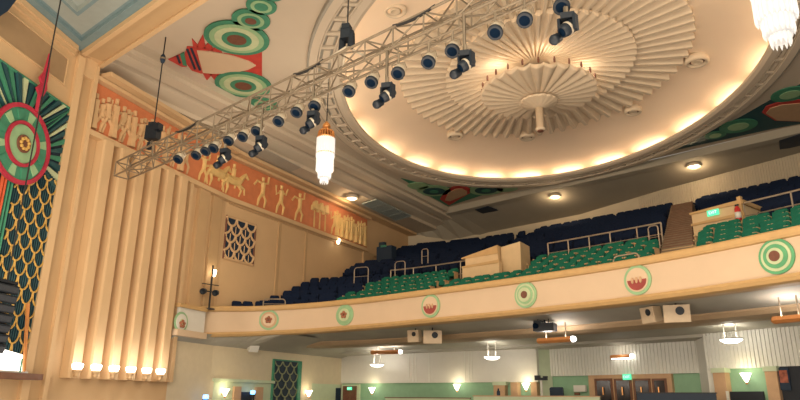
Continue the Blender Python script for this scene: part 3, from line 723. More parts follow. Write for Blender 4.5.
# ------------------------------------------------------------------ balcony
bal = thing('balcony_front', 'curved cream balcony parapet with ochre rails and green roundels', 'balcony', (-15.3, 27.4, 5.4))
part(sweep([(0, 5.45), (0, 6.58)]), 'fascia', FASC, bal, True)
part(sweep([(.02, 6.56), (-.12, 6.58), (-.16, 6.66), (-.16, 6.80), (-.10, 6.86), (.35, 6.86), (.35, 6.3)]), 'top_rail', OCHRE, bal)
part(sweep([(.02, 5.47), (-.14, 5.45), (-.18, 5.36), (-.10, 5.24), (.10, 5.20), (.5, 5.22)]), 'bottom_trim', OCHRE, bal)
ep, tt, nn_, _ = at_curve(-27.15, 0)
m = sweep([(.5, 5.22), (.7, 5.30), (.72, 5.52), (1.3, 5.56), (1.32, 5.44), (1.6, 5.42), (3.9, 5.08), (3.95, 5.0), (4.2, 4.92), (5.3, 4.86), (5.6, 4.95), (5.62, 5.06), (8.4, 4.76), (8.45, 4.62), (12.5, 4.50)])
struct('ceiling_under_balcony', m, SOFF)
hk = CV[CV[:, 0] < -20.5]
rows = [[], [], []]
for y in np.linspace(21.4, 37.2, 40):
    fx = float(np.interp(y, hk[:, 1][:int(np.argmax(hk[:, 1]))+1], hk[:, 0][:int(np.argmax(hk[:, 1]))+1])) if y < 28.1 else -20.0
    xw = wallx(y)+.03; xm = max(xw+.5, min(xw+3.0, fx-.05)); zf_ = float(np.interp(y, [21.4, 24.6, 27.1, 28.5], [4.75, 4.95, 5.10, 5.15]))
    rows[0].append((xw, y, 4.42)); rows[1].append(((xw+xm)/2, y, (4.42+zf_)/2-.03)); rows[2].append((xm, y, zf_))
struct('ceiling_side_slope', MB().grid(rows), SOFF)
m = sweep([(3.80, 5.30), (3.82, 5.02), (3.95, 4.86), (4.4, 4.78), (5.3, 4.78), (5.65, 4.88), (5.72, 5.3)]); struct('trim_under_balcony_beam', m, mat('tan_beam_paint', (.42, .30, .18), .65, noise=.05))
m = sweep([(.62, 5.5), (.64, 5.27), (.95, 5.25), (.98, 5.5)]); struct('trim_under_balcony_lip', m, MATS['tan_beam_paint'])
# tiers
ROW0, PITCH, NG = 1.25, .95, 5
def floor_g(k): return 6.40+.42*k
def floor_n(j): return 9.18+.40*j
prof = [(.35, 6.36)]
for k in range(NG):
    d = ROW0-.5+PITCH*k; prof += [(d, floor_g(k)-(.42 if k else 0)), (d, floor_g(k))]
dX = ROW0-.5+PITCH*NG; prof += [(dX, floor_g(NG-1)), (dX, 8.42), (7.35, 8.42)]
NJ = 13
for j in range(NJ):
    d = 7.35+1.0*j; prof += [(d, floor_n(j)-(.40 if j else .7)), (d, floor_n(j))]
prof += [(20.6, floor_n(NJ-1)), (20.6, floor_n(NJ-1)+.1), (21.8, floor_n(NJ-1)+.1)]
struct('floor_balcony', sweep(prof, .02), CARPET)

# seats -----------------------------------------------------------------
def slab(m, w_, h, th, base, tilt, corner=.08):
    a = corner; P = [(-w_/2, 0), (w_/2, 0), (w_/2, h-a), (w_/2-a*.35, h-a*.3), (w_/2-a, h), (-w_/2+a, h), (-w_/2+a*.35, h-a*.3), (-w_/2, h-a)]
    c, s = math.cos(tilt), math.sin(tilt)
    f = lambda x, z, y: (x+base[0], base[1]+y*c-z*s, base[2]+z*c+y*s)
    return m.add([f(x, z, 0) for x, z in P]+[f(x, z, th) for x, z in P], [tuple(range(8)), tuple(range(8, 16))]+[(i, (i+1) % 8, 8+(i+1) % 8, 8+i) for i in range(8)])
# local axes: +y to the stage
def green_seat():
    r = bpy.data.objects.new('theatre_seat', None); C.objects.link(r); r.empty_display_size = .2
    m = slab(MB(), .51, .56, .10, (0, -.22, .36), .16); m.build('backrest', SEATG, r)
    m = slab(MB(), .48, .42, .12, (0, .02, .38), .30, .05); m.build('seat_cushion', SEATG, r)
    for s in (-1, 1):
        m = MB().box((s*.285, .05, .62), (.06, .44, .06)); m.box((s*.285, .0, .30), (.04, .34, .60)); m.build('armrest', WOOD if s > 0 else WOOD, r)
    return r
def navy_mesh():
    m = slab(MB(), .55, .60, .10, (0, -.22, .34), .16); slab(m, .50, .42, .12, (0, .02, .38), .30, .05)
    for s in (-1, 1): m.box((s*.29, .02, .30), (.05, .40, .60))
    return m
gproto = green_seat(); nproto = navy_mesh().build('theatre_seat', SEATN); gused = nused = False
AX = lambda y: -3.75-(y-25.2)*.105           # centre line of the aisle steps
def blockgap(x, y): return abs(x-AX(y)) < 1.0
VB1 = (-15.5, -11.5, 3.1, 6.0); VB2x = (-3.9, -1.5)
def walk(d, step, phase=0):
    q = off(d); L = np.r_[0, np.cumsum(np.linalg.norm(np.diff(q, axis=0), axis=1))]; s = phase
    zz = dip(d)
    while s < L[-1]:
        i = min(int(np.searchsorted(L, s)), len(q)-1)
        yield q[i], NN[i], zz[i]; s += step
def inframe(p):
    x, y = proj(p); return -14 < x < 815
def place(o, p, n, z):
    o.location = (float(p[0]), float(p[1]), float(z)); o.rotation_euler = (0, 0, math.atan2(-n[1], -n[0])-math.pi/2); return o
ngreen = 0; navies = []
for k in range(NG+1):
    d = ROW0+PITCH*k; cnt = {'left': 0, 'middle': 0, 'right': 0, 'wall': 0}
    for p, n, zd in walk(d, .60):
        z = floor_g(k)+zd
        if p[0] < wallx(p[1])+.55 or not inframe((p[0], p[1], z+.9)): continue
        if p[0] < -22.3+.0*k:
            navies.append((p, n, z, 'wall', k)); continue
        if k >= NG: continue
        if blockgap(p[0], p[1]): continue
        if VB1[0] < p[0] < VB1[1] and VB1[2]-.3 < d < VB1[3]: continue
        if abs(p[0]+15.9) < .5: continue
        blk = 'left' if p[0] < -15.9 else ('middle' if p[0] < AX(p[1]) else 'right'); cnt[blk] += 1
        if not gused: o = gproto; gused = True
        else: o = copy_tree(gproto)
        place(o, p, n, z); ngreen += 1
        tag(o, 'green tip-up theatre seat, %s balcony row, %s from the left in the %s block' % (nth(k+1), nth(cnt[blk]), blk), 'seat', 'green balcony seats')
for p, n, zd in walk(.66, .58, .2):     # single file of navy seats on the narrow left arm
    if p[0] < -25.0 and p[0] > wallx(p[1])+.30: navies.append((p, n, 6.28+zd, 'wall', 0))
for j in range(NJ):
    d = 7.85+1.0*j
    for p, n, zd in walk(d, .60, .3):
        z = floor_n(j)
        if p[0] < wallx(p[1])+.5 or not inframe((p[0], p[1], z+.9)): continue
        if blockgap(p[0], p[1]): continue
        if p[0] < -17.3 and j == NJ-1: continue
        if abs(p[0]+17.3) < .55: continue
        if j < 2 and VB2x[0] < p[0]+.06*(p[1]-30) < VB2x[1]: continue
        if p[0] < -22.3 and j < 1: continue
        navies.append((p, n, z, 'rear', j))
cabp = ony(383, 250, 40.3); navies = [t for t in navies if math.hypot(t[0][0]-cabp[0], t[0][1]-40.4) > 1.1]
def ndist(t): return math.hypot(t[0][0], t[0][1])
navies.sort(key=ndist)
ind, rest = navies[:300-ngreen], navies[300-ngreen:]
ind.sort(key=lambda t: (t[3], t[4], t[0][0])); cnts = {}
for p, n, z, b, k in ind:
    blk = 'left wall' if b == 'wall' else ('rear left' if p[0] < -17.3 else 'rear middle' if p[0] < AX(p[1]) else 'rear right')
    cnts[(blk, k)] = cnts.get((blk, k), 0)+1
    if not nused: o = nproto; nused = True
    else: o = nproto.copy(); C.objects.link(o)
    place(o, p, n, z)
    tag(o, 'dark navy theatre seat, %s row of the %s block, %s from the left' % (nth(k+1), blk, nth(cnts[(blk, k)])), 'seat', 'navy balcony seats')
proto = navy_mesh(); m = MB(); pv = np.array(proto.v)
for p, n, z, b, k in rest:
    a = math.atan2(-n[1], -n[0])-math.pi/2; c, s = math.cos(a), math.sin(a)
    m.add(np.c_[pv[:, 0]*c-pv[:, 1]*s+p[0], pv[:, 0]*s+pv[:, 1]*c+p[1], pv[:, 2]+z], proto.f)
tag(m.build('theatre_seats_beyond', SEATN), 'mass of dark navy seats in the highest rear rows of the balcony', 'seats', kind='stuff')
print('seats', ngreen, len(navies))

# aisle steps between the seat blocks
st = thing('aisle_steps', 'brown carpeted aisle steps climbing between balcony seat blocks', 'steps', (-3.75, 25.6, 6.4))
nst = 30
for k in range(nst):
    f = k/nst; y = 25.6+f*(45.0-25.6); x = AX(y); z = 6.5+ (8.5-6.5)*min(1, (y-25.6)/5.0) if y < 30.6 else (8.5+(y-30.6)*.405)
    part(MB().box((x, y+.32, z-.10+.12), (1.35, .66, .24), -.22), 'step', STEPM, st)
    part(MB().box((x, y+.0, z+.13), (1.35, .05, .05), -.22), 'nosing', WOOD if k < 6 else TIMBER, st)
# stair enclosures
def encl(x0, x1, d0, d1, z0, zt0, zt1, m):
    a, _, _, _ = at_curve(x0, d0); b, _, _, _ = at_curve(x1, d0); c, _, _, _ = at_curve(x1, d1); d_, _, _, _ = at_curve(x0, d1)
    m.hexa([(a[0], a[1], z0), (b[0], b[1], z0), (c[0], c[1], z0), (d_[0], d_[1], z0)], [(a[0], a[1], zt0), (b[0], b[1], zt1), (c[0], c[1], zt1), (d_[0], d_[1], zt0)])
CREAMB = mat('cream_parapet', (.62, .45, .25), .6, noise=.04)
v1 = thing('stair_enclosure', 'cream stair enclosure with sloping parapet among the middle green seats', 'stair enclosure', (-13.3, 30.5, 7.6))
m = MB(); encl(-15.2, -13.1, 3.6, 6.2, 7.2, 9.02, 9.42, m); part(m, 'side_parapet', CREAMB, v1)
m = MB(); encl(-13.1, -12.0, 3.9, 5.2, 7.2, 9.42, 9.55, m); part(m, 'end_wall', CREAMB, v1)
m = MB(); encl(-15.25, -13.0, 3.3, 3.55, 7.2, 8.45, 8.55, m); part(m, 'low_wall', CREAMB, v1)
m = MB(); encl(-15.3, -13.05, 3.25, 3.7, 8.46, 8.55, 8.62, m); encl(-15.3, -13.05, 3.55, 6.3, 9.03, 9.10, 9.48, m); part(m, 'capping', OCHRE, v1)
v2 = thing('stair_enclosure', 'cream stair enclosure carrying a green exit sign by the aisle steps', 'stair enclosure', (-2.7, 30, 8.4))
p0 = curtain(691, 213, 6.2); p1 = curtain(741, 199.5, 6.2)
e2 = np.array([p1[0]-p0[0], p1[1]-p0[1]]); e2 /= np.linalg.norm(e2); f2 = np.array([-e2[1], e2[0]])
def vq(a, b, z0, za, zb_, d0, d1):
    A = [np.array(p0[:2])+e2*s+f2*d for s, d in ((a, d0), (b, d0), (b, d1), (a, d1))]
    return MB().hexa([(*q, z0) for q in A], [(*A[0], za), (*A[1], zb_), (*A[2], zb_), (*A[3], za)])
W2 = float(np.linalg.norm(p1[:2]-p0[:2]))
part(vq(0, W2, 7.9, p0[2]-.08, p1[2]-.04, .02, 1.8), 'front_wall', CREAMB, v2)
part(vq(-.05, W2+.05, p0[2]-.62, p0[2]-.52, p1[2]-.58, -.05, .05), 'rail_board', OCHRE, v2)
part(vq(-.06, W2+.06, p0[2]-.09, p0[2], p1[2]+.0, -.05, 1.85), 'capping', OCHRE, v2)
part(vq(W2-.14, W2+.02, 7.9, p1[2]+.12, p1[2]+.14, -.1, .1), 'end_post', OCHRE, v2)
q = np.array(p0[:2])+e2*W2*.45; ez = (p0[2]+p1[2])/2-.27
ex = thing('exit_sign', 'small green glowing exit sign on the balcony stair enclosure', 'sign', (*(q-f2*.02), ez))
ra = math.atan2(e2[1], e2[0])
part(MB().box((*(q-f2*.05), ez), (.52, .06, .26), ra), 'panel', EXITG, ex)
def exit_text(cx, cy, cz_, ang, h, parent, word='EXIT'):
    cu = bpy.data.curves.new('lettering', 'FONT'); cu.body = word; cu.size = h; cu.align_x = 'CENTER'; cu.align_y = 'CENTER'; cu.extrude = .004
    o = bpy.data.objects.new('tmp', cu); C.objects.link(o); bpy.context.view_layer.update()
    me = bpy.data.meshes.new_from_object(o.evaluated_get(bpy.context.evaluated_depsgraph_get())); bpy.data.objects.remove(o)
    me.transform(Matrix.Translation((cx, cy, cz_)) @ Matrix.Rotation(ang, 4, 'Z') @ Matrix.Rotation(math.pi/2, 4, 'X')); me.transform(Matrix.Translation(-wpos(parent)))
    me.materials.clear(); me.materials.append(mat('sign_white', (.8, .9, .82), .5, emit=(.7, 1, .8), estr=.9)); n = bpy.data.objects.new('lettering', me); C.objects.link(n); n.parent = parent
exit_text(*(q-f2*.09), ez, ra, .18, ex)
q = np.array(p0[:2])+e2*(W2-.12)-f2*.22; fz_ = p1[2]-.95
fe = thing('fire_extinguisher', 'red fire extinguisher with white label at the stair enclosure corner', 'extinguisher', (*q, fz_))
part(MB().lathe([(0, 0), (.11, 0), (.12, .04), (.12, .52), (.06, .62), (.03, .64)], (*q, fz_), n=16), 'cylinder', REDX, fe, True)
part(MB().lathe([(.124, .1), (.124, .36)], (*q, fz_), n=16), 'white_label', WHITE, fe, True); part(MB().box((*q, fz_+.68), (.16, .05, .07), ra), 'valve', BLACK, fe)
# railings
def rail(label, x0, x1, d, zf, h, nposts, hoop=True, bars=2, group='balcony guard rails', dy=0):
    a, _, _, zd = at_curve(x0, d); t = thing('guard_rail', label, 'railing', (a[0], a[1], zf), group)
    xs = np.linspace(x0, x1, nposts); P = [at_curve(x, d)[0] for x in xs]
    for i, p in enumerate(P): part(MB().tube([(p[0], p[1], zf), (p[0], p[1], zf+h)], .035 if i not in (0, nposts-1) else .04, 8), 'post', RAIL, t)
    xx = np.linspace(x0, x1, 24); Q = [at_curve(x, d)[0] for x in xx]
    part(MB().tube([(p[0], p[1], zf+h) for p in Q], .042, 8), 'top_bar', RAIL, t)
    for b in range(bars): part(MB().tube([(p[0], p[1], zf+h*(b+.6)/(bars+.6)) for p in Q], .028, 6), 'mid_bar', RAIL, t)
rail('long steel guard rail behind the middle green seats, left of the aisle steps', -11.2, -5.25, 6.3, 8.42, 1.42, 6)
rail('steel guard rail right of the exit sign enclosure', -1.6, 4, 6.3, 8.42, 1.50, 4)
rail('steel guard rail between left green seats and the first stair enclosure', -22.2, -15.4, 6.3, 8.42, 1.2, 5, bars=1)
def hoop(label, px0, px1, py, d, h=.75, lean=0):
    z0 = curtain(px0, py, d); z1 = curtain(px1, py, d); zf = (z0[2]+z1[2])/2-.1
    t = thing('hoop_rail', label, 'railing', (*z0[:2], zf), 'small hoop rails')
    a, b = Vector((*z0[:2], 0)), Vector((*z1[:2], 0)); e = (b-a); L = e.length; e.normalize(); pts = []
    r = min(.18, L*.3)
    pts = [tuple(a+Vector((0, 0, zf))), tuple(a+Vector((0, 0, zf+h-r)))]+[tuple(a+e*(r-r*math.cos(q))+Vector((0, 0, zf+h-r+r*math.sin(q)))) for q in (.4, .8, 1.2, 1.57)]
    pts += [tuple(b-e*(r-r*math.cos(q))+Vector((0, 0, zf+h-r+r*math.sin(q)))) for q in (1.57, 1.2, .8, .4)]+[tuple(b+Vector((0, 0, zf+h-r))), tuple(b+Vector((0, 0, zf)))]
    part(MB().tube(pts, .03, 8), 'hoop', RAIL, t); c = (a+b)/2
    part(MB().tube([tuple(a+Vector((0, 0, zf+h*.5))), tuple(b+Vector((0, 0, zf+h*.5)))], .018, 6), 'cross_bar', RAIL, t)
hoop('small hoop rail on the parapet before the navy seats at left', 263, 285, 307, .25, .55)
hoop('hoop rail at the parapet below the left end of the aisle steps', 614, 640, 268, .3, .62)
hoop('pale hoop rail beside the left green seats and navy block', 354, 368, 284, 4.5, 1.15)
hoop('hoop rail where left green seats meet the rear aisle', 395, 405, 277, 5.8, 1.1)
hoop('curved handrail at the top left side of the aisle steps', 650, 660, 247, 5.2, 1.1)
hoop('small hoop rail on left navy seats beside the dark cabinet', 422, 428, 262, 9.0, 1.0)
# dark cabinet in the rear left corner
a = ony(376, 262, 40.0); b = ony(391, 262, 40.0); tz = ony(383, 246, 40)[2]
dk = thing('dark_cabinet', 'dark equipment cabinet with green lamp in the rear left balcony corner', 'cabinet', ((a[0]+b[0])/2, 40.4, a[2]-.8))
part(MB().box(((a[0]+b[0])/2, 40.4, (tz+a[2]-.8)/2), (b[0]-a[0], .7, tz-a[2]+.8)), 'body', NAVYP, dk)
part(MB().box(((a[0]+b[0])/2-.3, 40.3, tz+.18), (.5, .3, .36)), 'top_unit', NAVYP, dk); part(MB().box(((a[0]+b[0])/2+.0, 39.98, tz-.02), (.5, .06, .14)), 'lamp_panel', GREEN, dk)
# pole with two small lamps at the balcony's left end
s, z = ws(202, 300); b = wp(s, 6.18, .5); pl = thing('lighting_pole', 'dark pole with two small lamps at the left end of the balcony', 'pole', b)
part(MB().tube([b, (b[0], b[1], 8.55)], .05, 8), 'pole', CABLE, pl); part(MB().lathe([(.3, 0), (.3, .04), (.05, .08)], b, n=16), 'foot', BLACK, pl)
part(MB().tube([(b[0]-.1, b[1]-.55, 7.5), (b[0]+.1, b[1]+.45, 7.5)], .025, 6), 'cross_bar', BLACK, pl); part(MB().tube([(b[0]-.1, b[1]-.55, 7.12), (b[0]+.1, b[1]+.45, 7.12)], .03, 6), 'cross_bar', BLACK, pl)
for s_ in (-.4, .32):
    c = (b[0]+s_*.2, b[1]+s_, 7.1); part(MB().lathe([(.08, -.2), (.15, -.12), (.17, .16), (.14, .18), (0, .1)], c, (.5, -.8, -.2), 14), 'lamp_head', BLACK, pl)
# small wall sconces over the balcony
for (px, py), lab in (((209.5, 273), 'small glowing wall lamp below the square lattice vent'), ((335, 241.5), 'small glowing wall lamp just under the far end of the frieze')):
    s, z = ws(px, py); p = wp(s, z, .3); t = thing('wall_lamp', lab, 'wall light', p, 'small upper wall lamps')
    part(MB().lathe([(.05, -.22), (.10, -.16), (.14, .12), (.10, .16), (0, .16)], p, n=12), 'shade', GLOW, t, True); part(MB().box(wp(s, z-.1, .10), (.14, .14, .22)), 'bracket', BRASS, t)
    point('wall_lamp_glow', wp(s, z+.05, .62), 9, (1, .8, .5), .06)

# roundels on the parapet --------------------------------------------------
RN = [('pale flower roundel on the white end panel of the balcony by the fluting', 'flower'), ('green ringed roundel with brown bud, first along the curved parapet from the left', 'bud'), ('pale green roundel with brown bud, second along the curved parapet', 'bud'), ('roundel with a red half-bowl emblem left of the middle of the parapet', 'half'), ('green ringed roundel with brown boss at the middle of the parapet', 'rings'), ('roundel with a red half-bowl emblem below the aisle steps', 'half'), ('large bold green ringed roundel with brown boss near the right edge', 'bold')]
for (lab, kind), (px, py) in zip(RN, ((180, 322), (269, 320), (345, 315), (431, 306), (526, 295), (638, 280), (777, 256.5))):
    c = curtain(px, py, -.02); i = int(np.argmin(np.linalg.norm(off(-.02)-c[:2], axis=1))); T_, n = TT[i], -NN[i]
    if kind == 'flower':
        c = onplane(180.5, 322, (*(A0+nA*.46), 0), (*nA, 0)); T_, n = uA, nA
    t = thing('parapet_roundel', lab, 'roundel', c, 'roundels along the balcony front')
    r = .56 if px > 200 else .50
    def dsc(rr, o, th, nn=32, half=False):
        ks = range(nn) if not half else range(nn//2+1)
        P = [(c[0]+T_[0]*rr*math.cos(2*math.pi*k/nn)+n[0]*o, c[1]+T_[1]*rr*math.cos(2*math.pi*k/nn)+n[1]*o, c[2]+(-1 if half else 1)*rr*math.sin(2*math.pi*k/nn)) for k in ks]
        return MB().prism(P, (n[0]*th, n[1]*th, 0))
    G2 = mat('roundel_green', (.10, .34, .16), .6, noise=.1); G3 = GREENL
    if kind == 'bold': seq = [(1, G2), (.84, GREENP), (.68, G2), (.46, GREENP), (.30, BROWN)]
    elif kind == 'rings': seq = [(1, G3), (.84, GREENP), (.70, G3), (.55, GREENP), (.28, BROWN)]
    elif kind == 'half': seq = [(1, G3), (.80, FASC)]
    elif kind == 'bud': seq = [(1, G3), (.8, GREENL if px > 300 else PEACH), (.6, GREENP if px > 300 else FASC), (.26, BROWN)]
    else: seq = [(1, G3), (.78, WHITE), (.3, GREENP)]
    for q, (k, mm) in enumerate(seq): part(dsc(r*k, .03*q, .05), ('rim', 'disc', 'ring', 'inner_ring', 'boss')[q], mm, t)
    if kind == 'half':
        part(dsc(r*.70, .07, .03, half=True), 'half_bowl', mat('dull_red_paint', (.30, .055, .045), .6, noise=.12), t)
        m = MB()
        for s in (-.25, 0, .25):
            cc = (c[0]+T_[0]*s*r*1.2+n[0]*.12, c[1]+T_[1]*s*r*1.2+n[1]*.12, c[2]-.02); m.ball(cc, (r*.10, r*.10, r*.22), 8, 6)
        part(m, 'petal', PEACH, t); 
    if kind in ('bud', 'flower'):
        m = MB()
        for k in range(5):
            a = 2*math.pi*k/5+.3; m.ball((c[0]+T_[0]*.13*math.cos(a)+n[0]*.13, c[1]+T_[1]*.13*math.cos(a)+n[1]*.13, c[2]+.13*math.sin(a)-(.1 if kind == 'flower' else 0)), .085, 8, 5)
        part(m, 'petals', mat('bud_brown', (.32, .12, .06), .6), t)
# short straight arm of the balcony along the fluted wall
sa_, sb_ = ws(171, 322)[0], ws(194, 322)[0]
def abox(a, b, z0, z1, o, o0=0): return MB().hexa([wp(a, z0, o0), wp(b, z0, o0), wp(b, z0, o), wp(a, z0, o)], [wp(a, z1, o0), wp(b, z1, o0), wp(b, z1, o), wp(a, z1, o)])
part(abox(sa_, sb_+.3, 4.92, 6.02, .45, .02), 'end_panel', WHITE, bal)
part(abox(sa_-.15, sb_+.3, 6.02, 6.20, .58, .02), 'end_rail', OCHRE, bal)
part(abox(sa_-.25, sb_+.3, 4.62, 4.92, .66, .02), 'end_ledge', FASC, bal)

# ------------------------------------------------------------------ under the balcony: lower rear walls
def wallseg(a, b, z0, z1, m_, name, th=.3, st=True):
    a = np.array(a, float); b = np.array(b, float); e = (b-a)/np.linalg.norm(b-a); n = np.array([-e[1], e[0]])
    m = MB().hexa([(*a, z0), (*b, z0), (*(b+n*th), z0), (*(a+n*th), z0)], [(*a, z1), (*b, z1), (*(b+n*th), z1), (*(a+n*th), z1)])
    return struct(name, m, m_) if st else m
LW = [(-28.05, 37.3), (-13.55, 36.75)], [(-12.95, 37.3), (-4.75, 35.1)], [(-4.2, 33.6), (3, 30.6)]
ZB = [2.74, 3.06, 3.16]
for i, ((a, b), zb_) in enumerate(zip(LW, ZB)):
    wallseg(a, b, zb_, 5.4, WHITE if i == 0 else WHITEL, 'wall_rear_band_%d' % (i+1))
    a2, b2 = np.array(a)+[0, .18], np.array(b)+[0, .18]
    wallseg(a2, b2, .84, zb_, MINT, 'wall_rear_%d' % (i+1))
wallseg((-13.55, 37.05), (-12.9, 37.4), .84, 5.4, MINTL, 'wall_rear_return')
wallseg((-4.75, 35.1), (-4.2, 33.6), .84, 5.4, WHITEL, 'wall_rear_return_right')
# vertical reeds on the second and third bands
for i, nre in ((1, 44), (2, 44)):
    a, b = np.array(LW[i][0]), np.array(LW[i][1]); e = (b-a)/np.linalg.norm(b-a); L = np.linalg.norm(b-a); m = MB(); ang = math.atan2(e[1], e[0])
    for k in range(nre):
        p = a+e*(L*(k+.5)/nre); m.box((p[0]+e[1]*.02, p[1]-e[0]*.02, (ZB[i]+5.3)/2), (L/nre*.6, .06, 5.3-ZB[i]-.02), ang)
    struct('trim_reeded_band_%d' % i, m, WHITEL)
m = MB()
for px in (409, 413, 416, 429, 465, 469, 472):
    p = onplane(px, 365, (*LW[0][0], 0), (.037, 1, 0)); m.box((p[0], p[1]-.02, 3.7), (.05, .05, 1.8))
struct('trim_band_ribs', m, WHITEL)
def onseg(px, py, i, o=0.0):
    a, b = np.array(LW[i][0]), np.array(LW[i][1]); e = (b-a)/np.linalg.norm(b-a); n = np.array([e[1], -e[0]])
    return onplane(px, py, (*(a+n*o), 0), (*n, 0)), e, n
def segbox(px0, px1, pyt, z0, i, o, th, name, m_, parent=None, zt=None):
    p, e, n = onseg(px0, pyt, i, o); q, _, _ = onseg(px1, pyt, i, o); zt = (p[2]+q[2])/2 if zt is None else zt
    a, b = p[:2], q[:2]
    m = MB().hexa([(*(a-n*th), z0), (*(b-n*th), z0), (*b, z0), (*a, z0)], [(*(a-n*th), zt), (*(b-n*th), zt), (*b, zt), (*a, zt)])
    return part(m, name, m_, parent) if parent is not None else struct(name, m, m_)
# pilasters on the lower rear wall
for i, (px0, px1, seg) in enumerate(((493, 504, 0), (510, 517, 0), (530, 536, 0), (712, 724, 2), (764, 776, 2))):
    segbox(px0, px1, 373 if seg == 0 else 369, .84, seg, .25, .45, 'trim_pilaster_%d' % (i+1), PEACH, zt=ZB[seg]-.02)
for i, (px0, px1, seg) in enumerate(((492, 505, 0), (711, 725, 2), (763, 777, 2))):
    segbox(px0, px1, 373, ZB[seg]-.18, seg, .33, .5, 'trim_capital_%d' % (i+1), MINTL, zt=ZB[seg]+.02)
# sconces under the balcony
def sconce(p, n, lab, pw=16, sc=1.0):
    t = thing('wall_sconce', lab, 'wall light', p, 'sconces under the balcony')
    part(MB().lathe([(.04, -.22*sc), (.10*sc, -.12*sc), (.20*sc, .10*sc), (.24*sc, .16*sc), (0, .12*sc)], p, n=16), 'shade', GLOW, t, True)
    part(MB().ball((p[0], p[1], p[2]-.26*sc), .06*sc, 8, 5), 'finial', BRASS, t)
    part(MB().box((p[0]-n[0]*.14, p[1]-n[1]*.14, p[2]-.1*sc), (.08, .22, .08), math.atan2(n[1], n[0])-math.pi/2), 'bracket', BRASS, t)
    point('sconce_glow', (p[0]+n[0]*.35, p[1]+n[1]*.35, p[2]+.25), pw, (1, .84, .5), .1)
for px, py, i, lab in ((372, 390, 0, 'glowing sconce on the green wall right of the left doorway'), (457, 387, 0, 'glowing sconce in the middle of the long green wall'), (526, 386, 0, 'glowing sconce between peach pilasters at the centre'), (746, 377, 2, 'bright glowing sconce between the two right-hand pilasters')):
    p, e, n = onseg(px, py, i, .25); sconce(p, n, lab)
for (px, py), lab in (((221, 392), 'glowing sconce in the pale green surround on the left wall'), ((305, 393), 'glowing sconce right of the dark teal lattice panel')):
    s, z = ws(px, py); p = wp(s, z, .3); sconce(p, (nB[0], nB[1]), lab, 12)
# lattice panel and pale green surround on the lower left wall
s0_, s1_ = ws(272, 370)[0], ws(300, 370)[0]; zt_ = ws(285, 360)[1]
lt = thing('lattice_panel', 'dark teal lattice panel with green side bars on the lower left wall', 'lattice', wp((s0_+s1_)/2, .9, .1))
def wbox(a, b, z0, z1, o, o0=0): return MB().hexa([wp(a, z0, o0), wp(b, z0, o0), wp(b, z0, o), wp(a, z0, o)], [wp(a, z1, o0), wp(b, z1, o0), wp(b, z1, o), wp(a, z1, o)])
part(wbox(s0_, s1_, .9, zt_, .06), 'backing', NAVYP, lt)
part(scales(wp, s0_+.1, s1_-.35, .9, zt_-.05, (s1_-s0_-.45)/3, .46, .04, .10, 0, .03), 'lattice', mat('lattice_gilt', (.25, .27, .15), .6), lt)
part(wbox(s1_-.33, s1_, .9, zt_, .14), 'side_bar', GREEN, lt); part(wbox(s0_-.05, s0_+.08, .9, zt_, .14), 'side_bar', GREEN, lt); part(wbox(s0_, s1_, zt_-.08, zt_, .14), 'top_bar', GREEN, lt)
sa, sb = ws(213, 385)[0], ws(271, 385)[0]; zz = ws(240, 382)[1]
m = wbox(sa, sb, .9, zz, .05); m.v and struct('wall_left_niche', m, MINTL)
struct('trim_niche_cornice', wbox(sa-.1, sb+.1, zz-.02, zz+.14, .22), MINTL)
for i, (a_, b_) in enumerate(((232, 239), (254, 261))): struct('trim_niche_pilaster_%d' % (i+1), wbox(ws(a_, 390)[0], ws(b_, 390)[0], .9, zz-.25, .18), PEACH)
struct('trim_niche_opening', wbox(ws(240, 395)[0], ws(253, 395)[0], .9, ws(246, 392)[1], .10), DARKW)
for (px, py), lab, o in (((246, 392.5), 'small blue glowing stage lamp in the pale green niche', .5), ((196, 397), 'small blue glowing lamp at the bottom left below the balcony', .6)):
    s, z = ws(px, py); p = wp(s, z, o); t = thing('blue_lamp', lab, 'lamp', p, 'small blue lamps')
    part(MB().lathe([(.10, -.12), (.14, -.05), (.14, .1), (0, .12)], p, n=12), 'lens', BLUEG, t); part(MB().lathe([(.16, -.2), (.16, -.1), (0, -.1)], p, n=12), 'housing', BLACK, t)
    part(MB().tube([(p[0], p[1], .0 if px < 200 else .0), (p[0], p[1], p[2]-.18)], .04, 8), 'stand', BLACK, t)
struct('wall_left_green_bay', wbox(ws(311, 392)[0], ws(340, 392)[0], .9, ws(325, 384)[1], .05), MINTL)
struct('wall_left_lower', MB().grid([[wp(q, z, .035) for q in (ws(171, 345)[0], LA-.01, LA+.01, LA+12.9)] for z in (0.05, 5.0)]), mat('pale_cream_plaster', (.62, .53, .37), .75, noise=.03))
# doors: left corner double door
d1 = thing('doorway', 'brown doorway with green exit sign in the rear left corner', 'door', onseg(346, 395, 0, .1)[0])
segbox(341.5, 359, 384.5, .84, 0, .06, .2, 'frame', MINTL, d1); segbox(343, 356.5, 386, .84, 0, .10, .1, 'door_leaf', TIMBER, d1)
segbox(344.3, 349, 390, 1.3, 0, .13, .05, 'door_panel', BROWN, d1); segbox(351, 355.5, 390, 1.3, 0, .13, .05, 'door_panel', BROWN, d1)
p, e, n = onseg(349.5, 388.5, 0, .25); xs = thing('exit_sign', 'small green lit exit sign over the rear left doorway', 'sign', p); part(MB().box(p, (.38, .06, .2), math.atan2(e[1], e[0])), 'panel', EXITG, xs); exit_text(p[0]+n[0]*.045, p[1]+n[1]*.045, p[2], math.atan2(e[1], e[0]), .15, xs)
s_a, s_b = ws(335, 392)[0], ws(339.5, 392)[0]; struct('trim_blue_curtain_bay', wbox(s_a, s_b, .9, ws(337, 388)[1], .10), NAVYP)
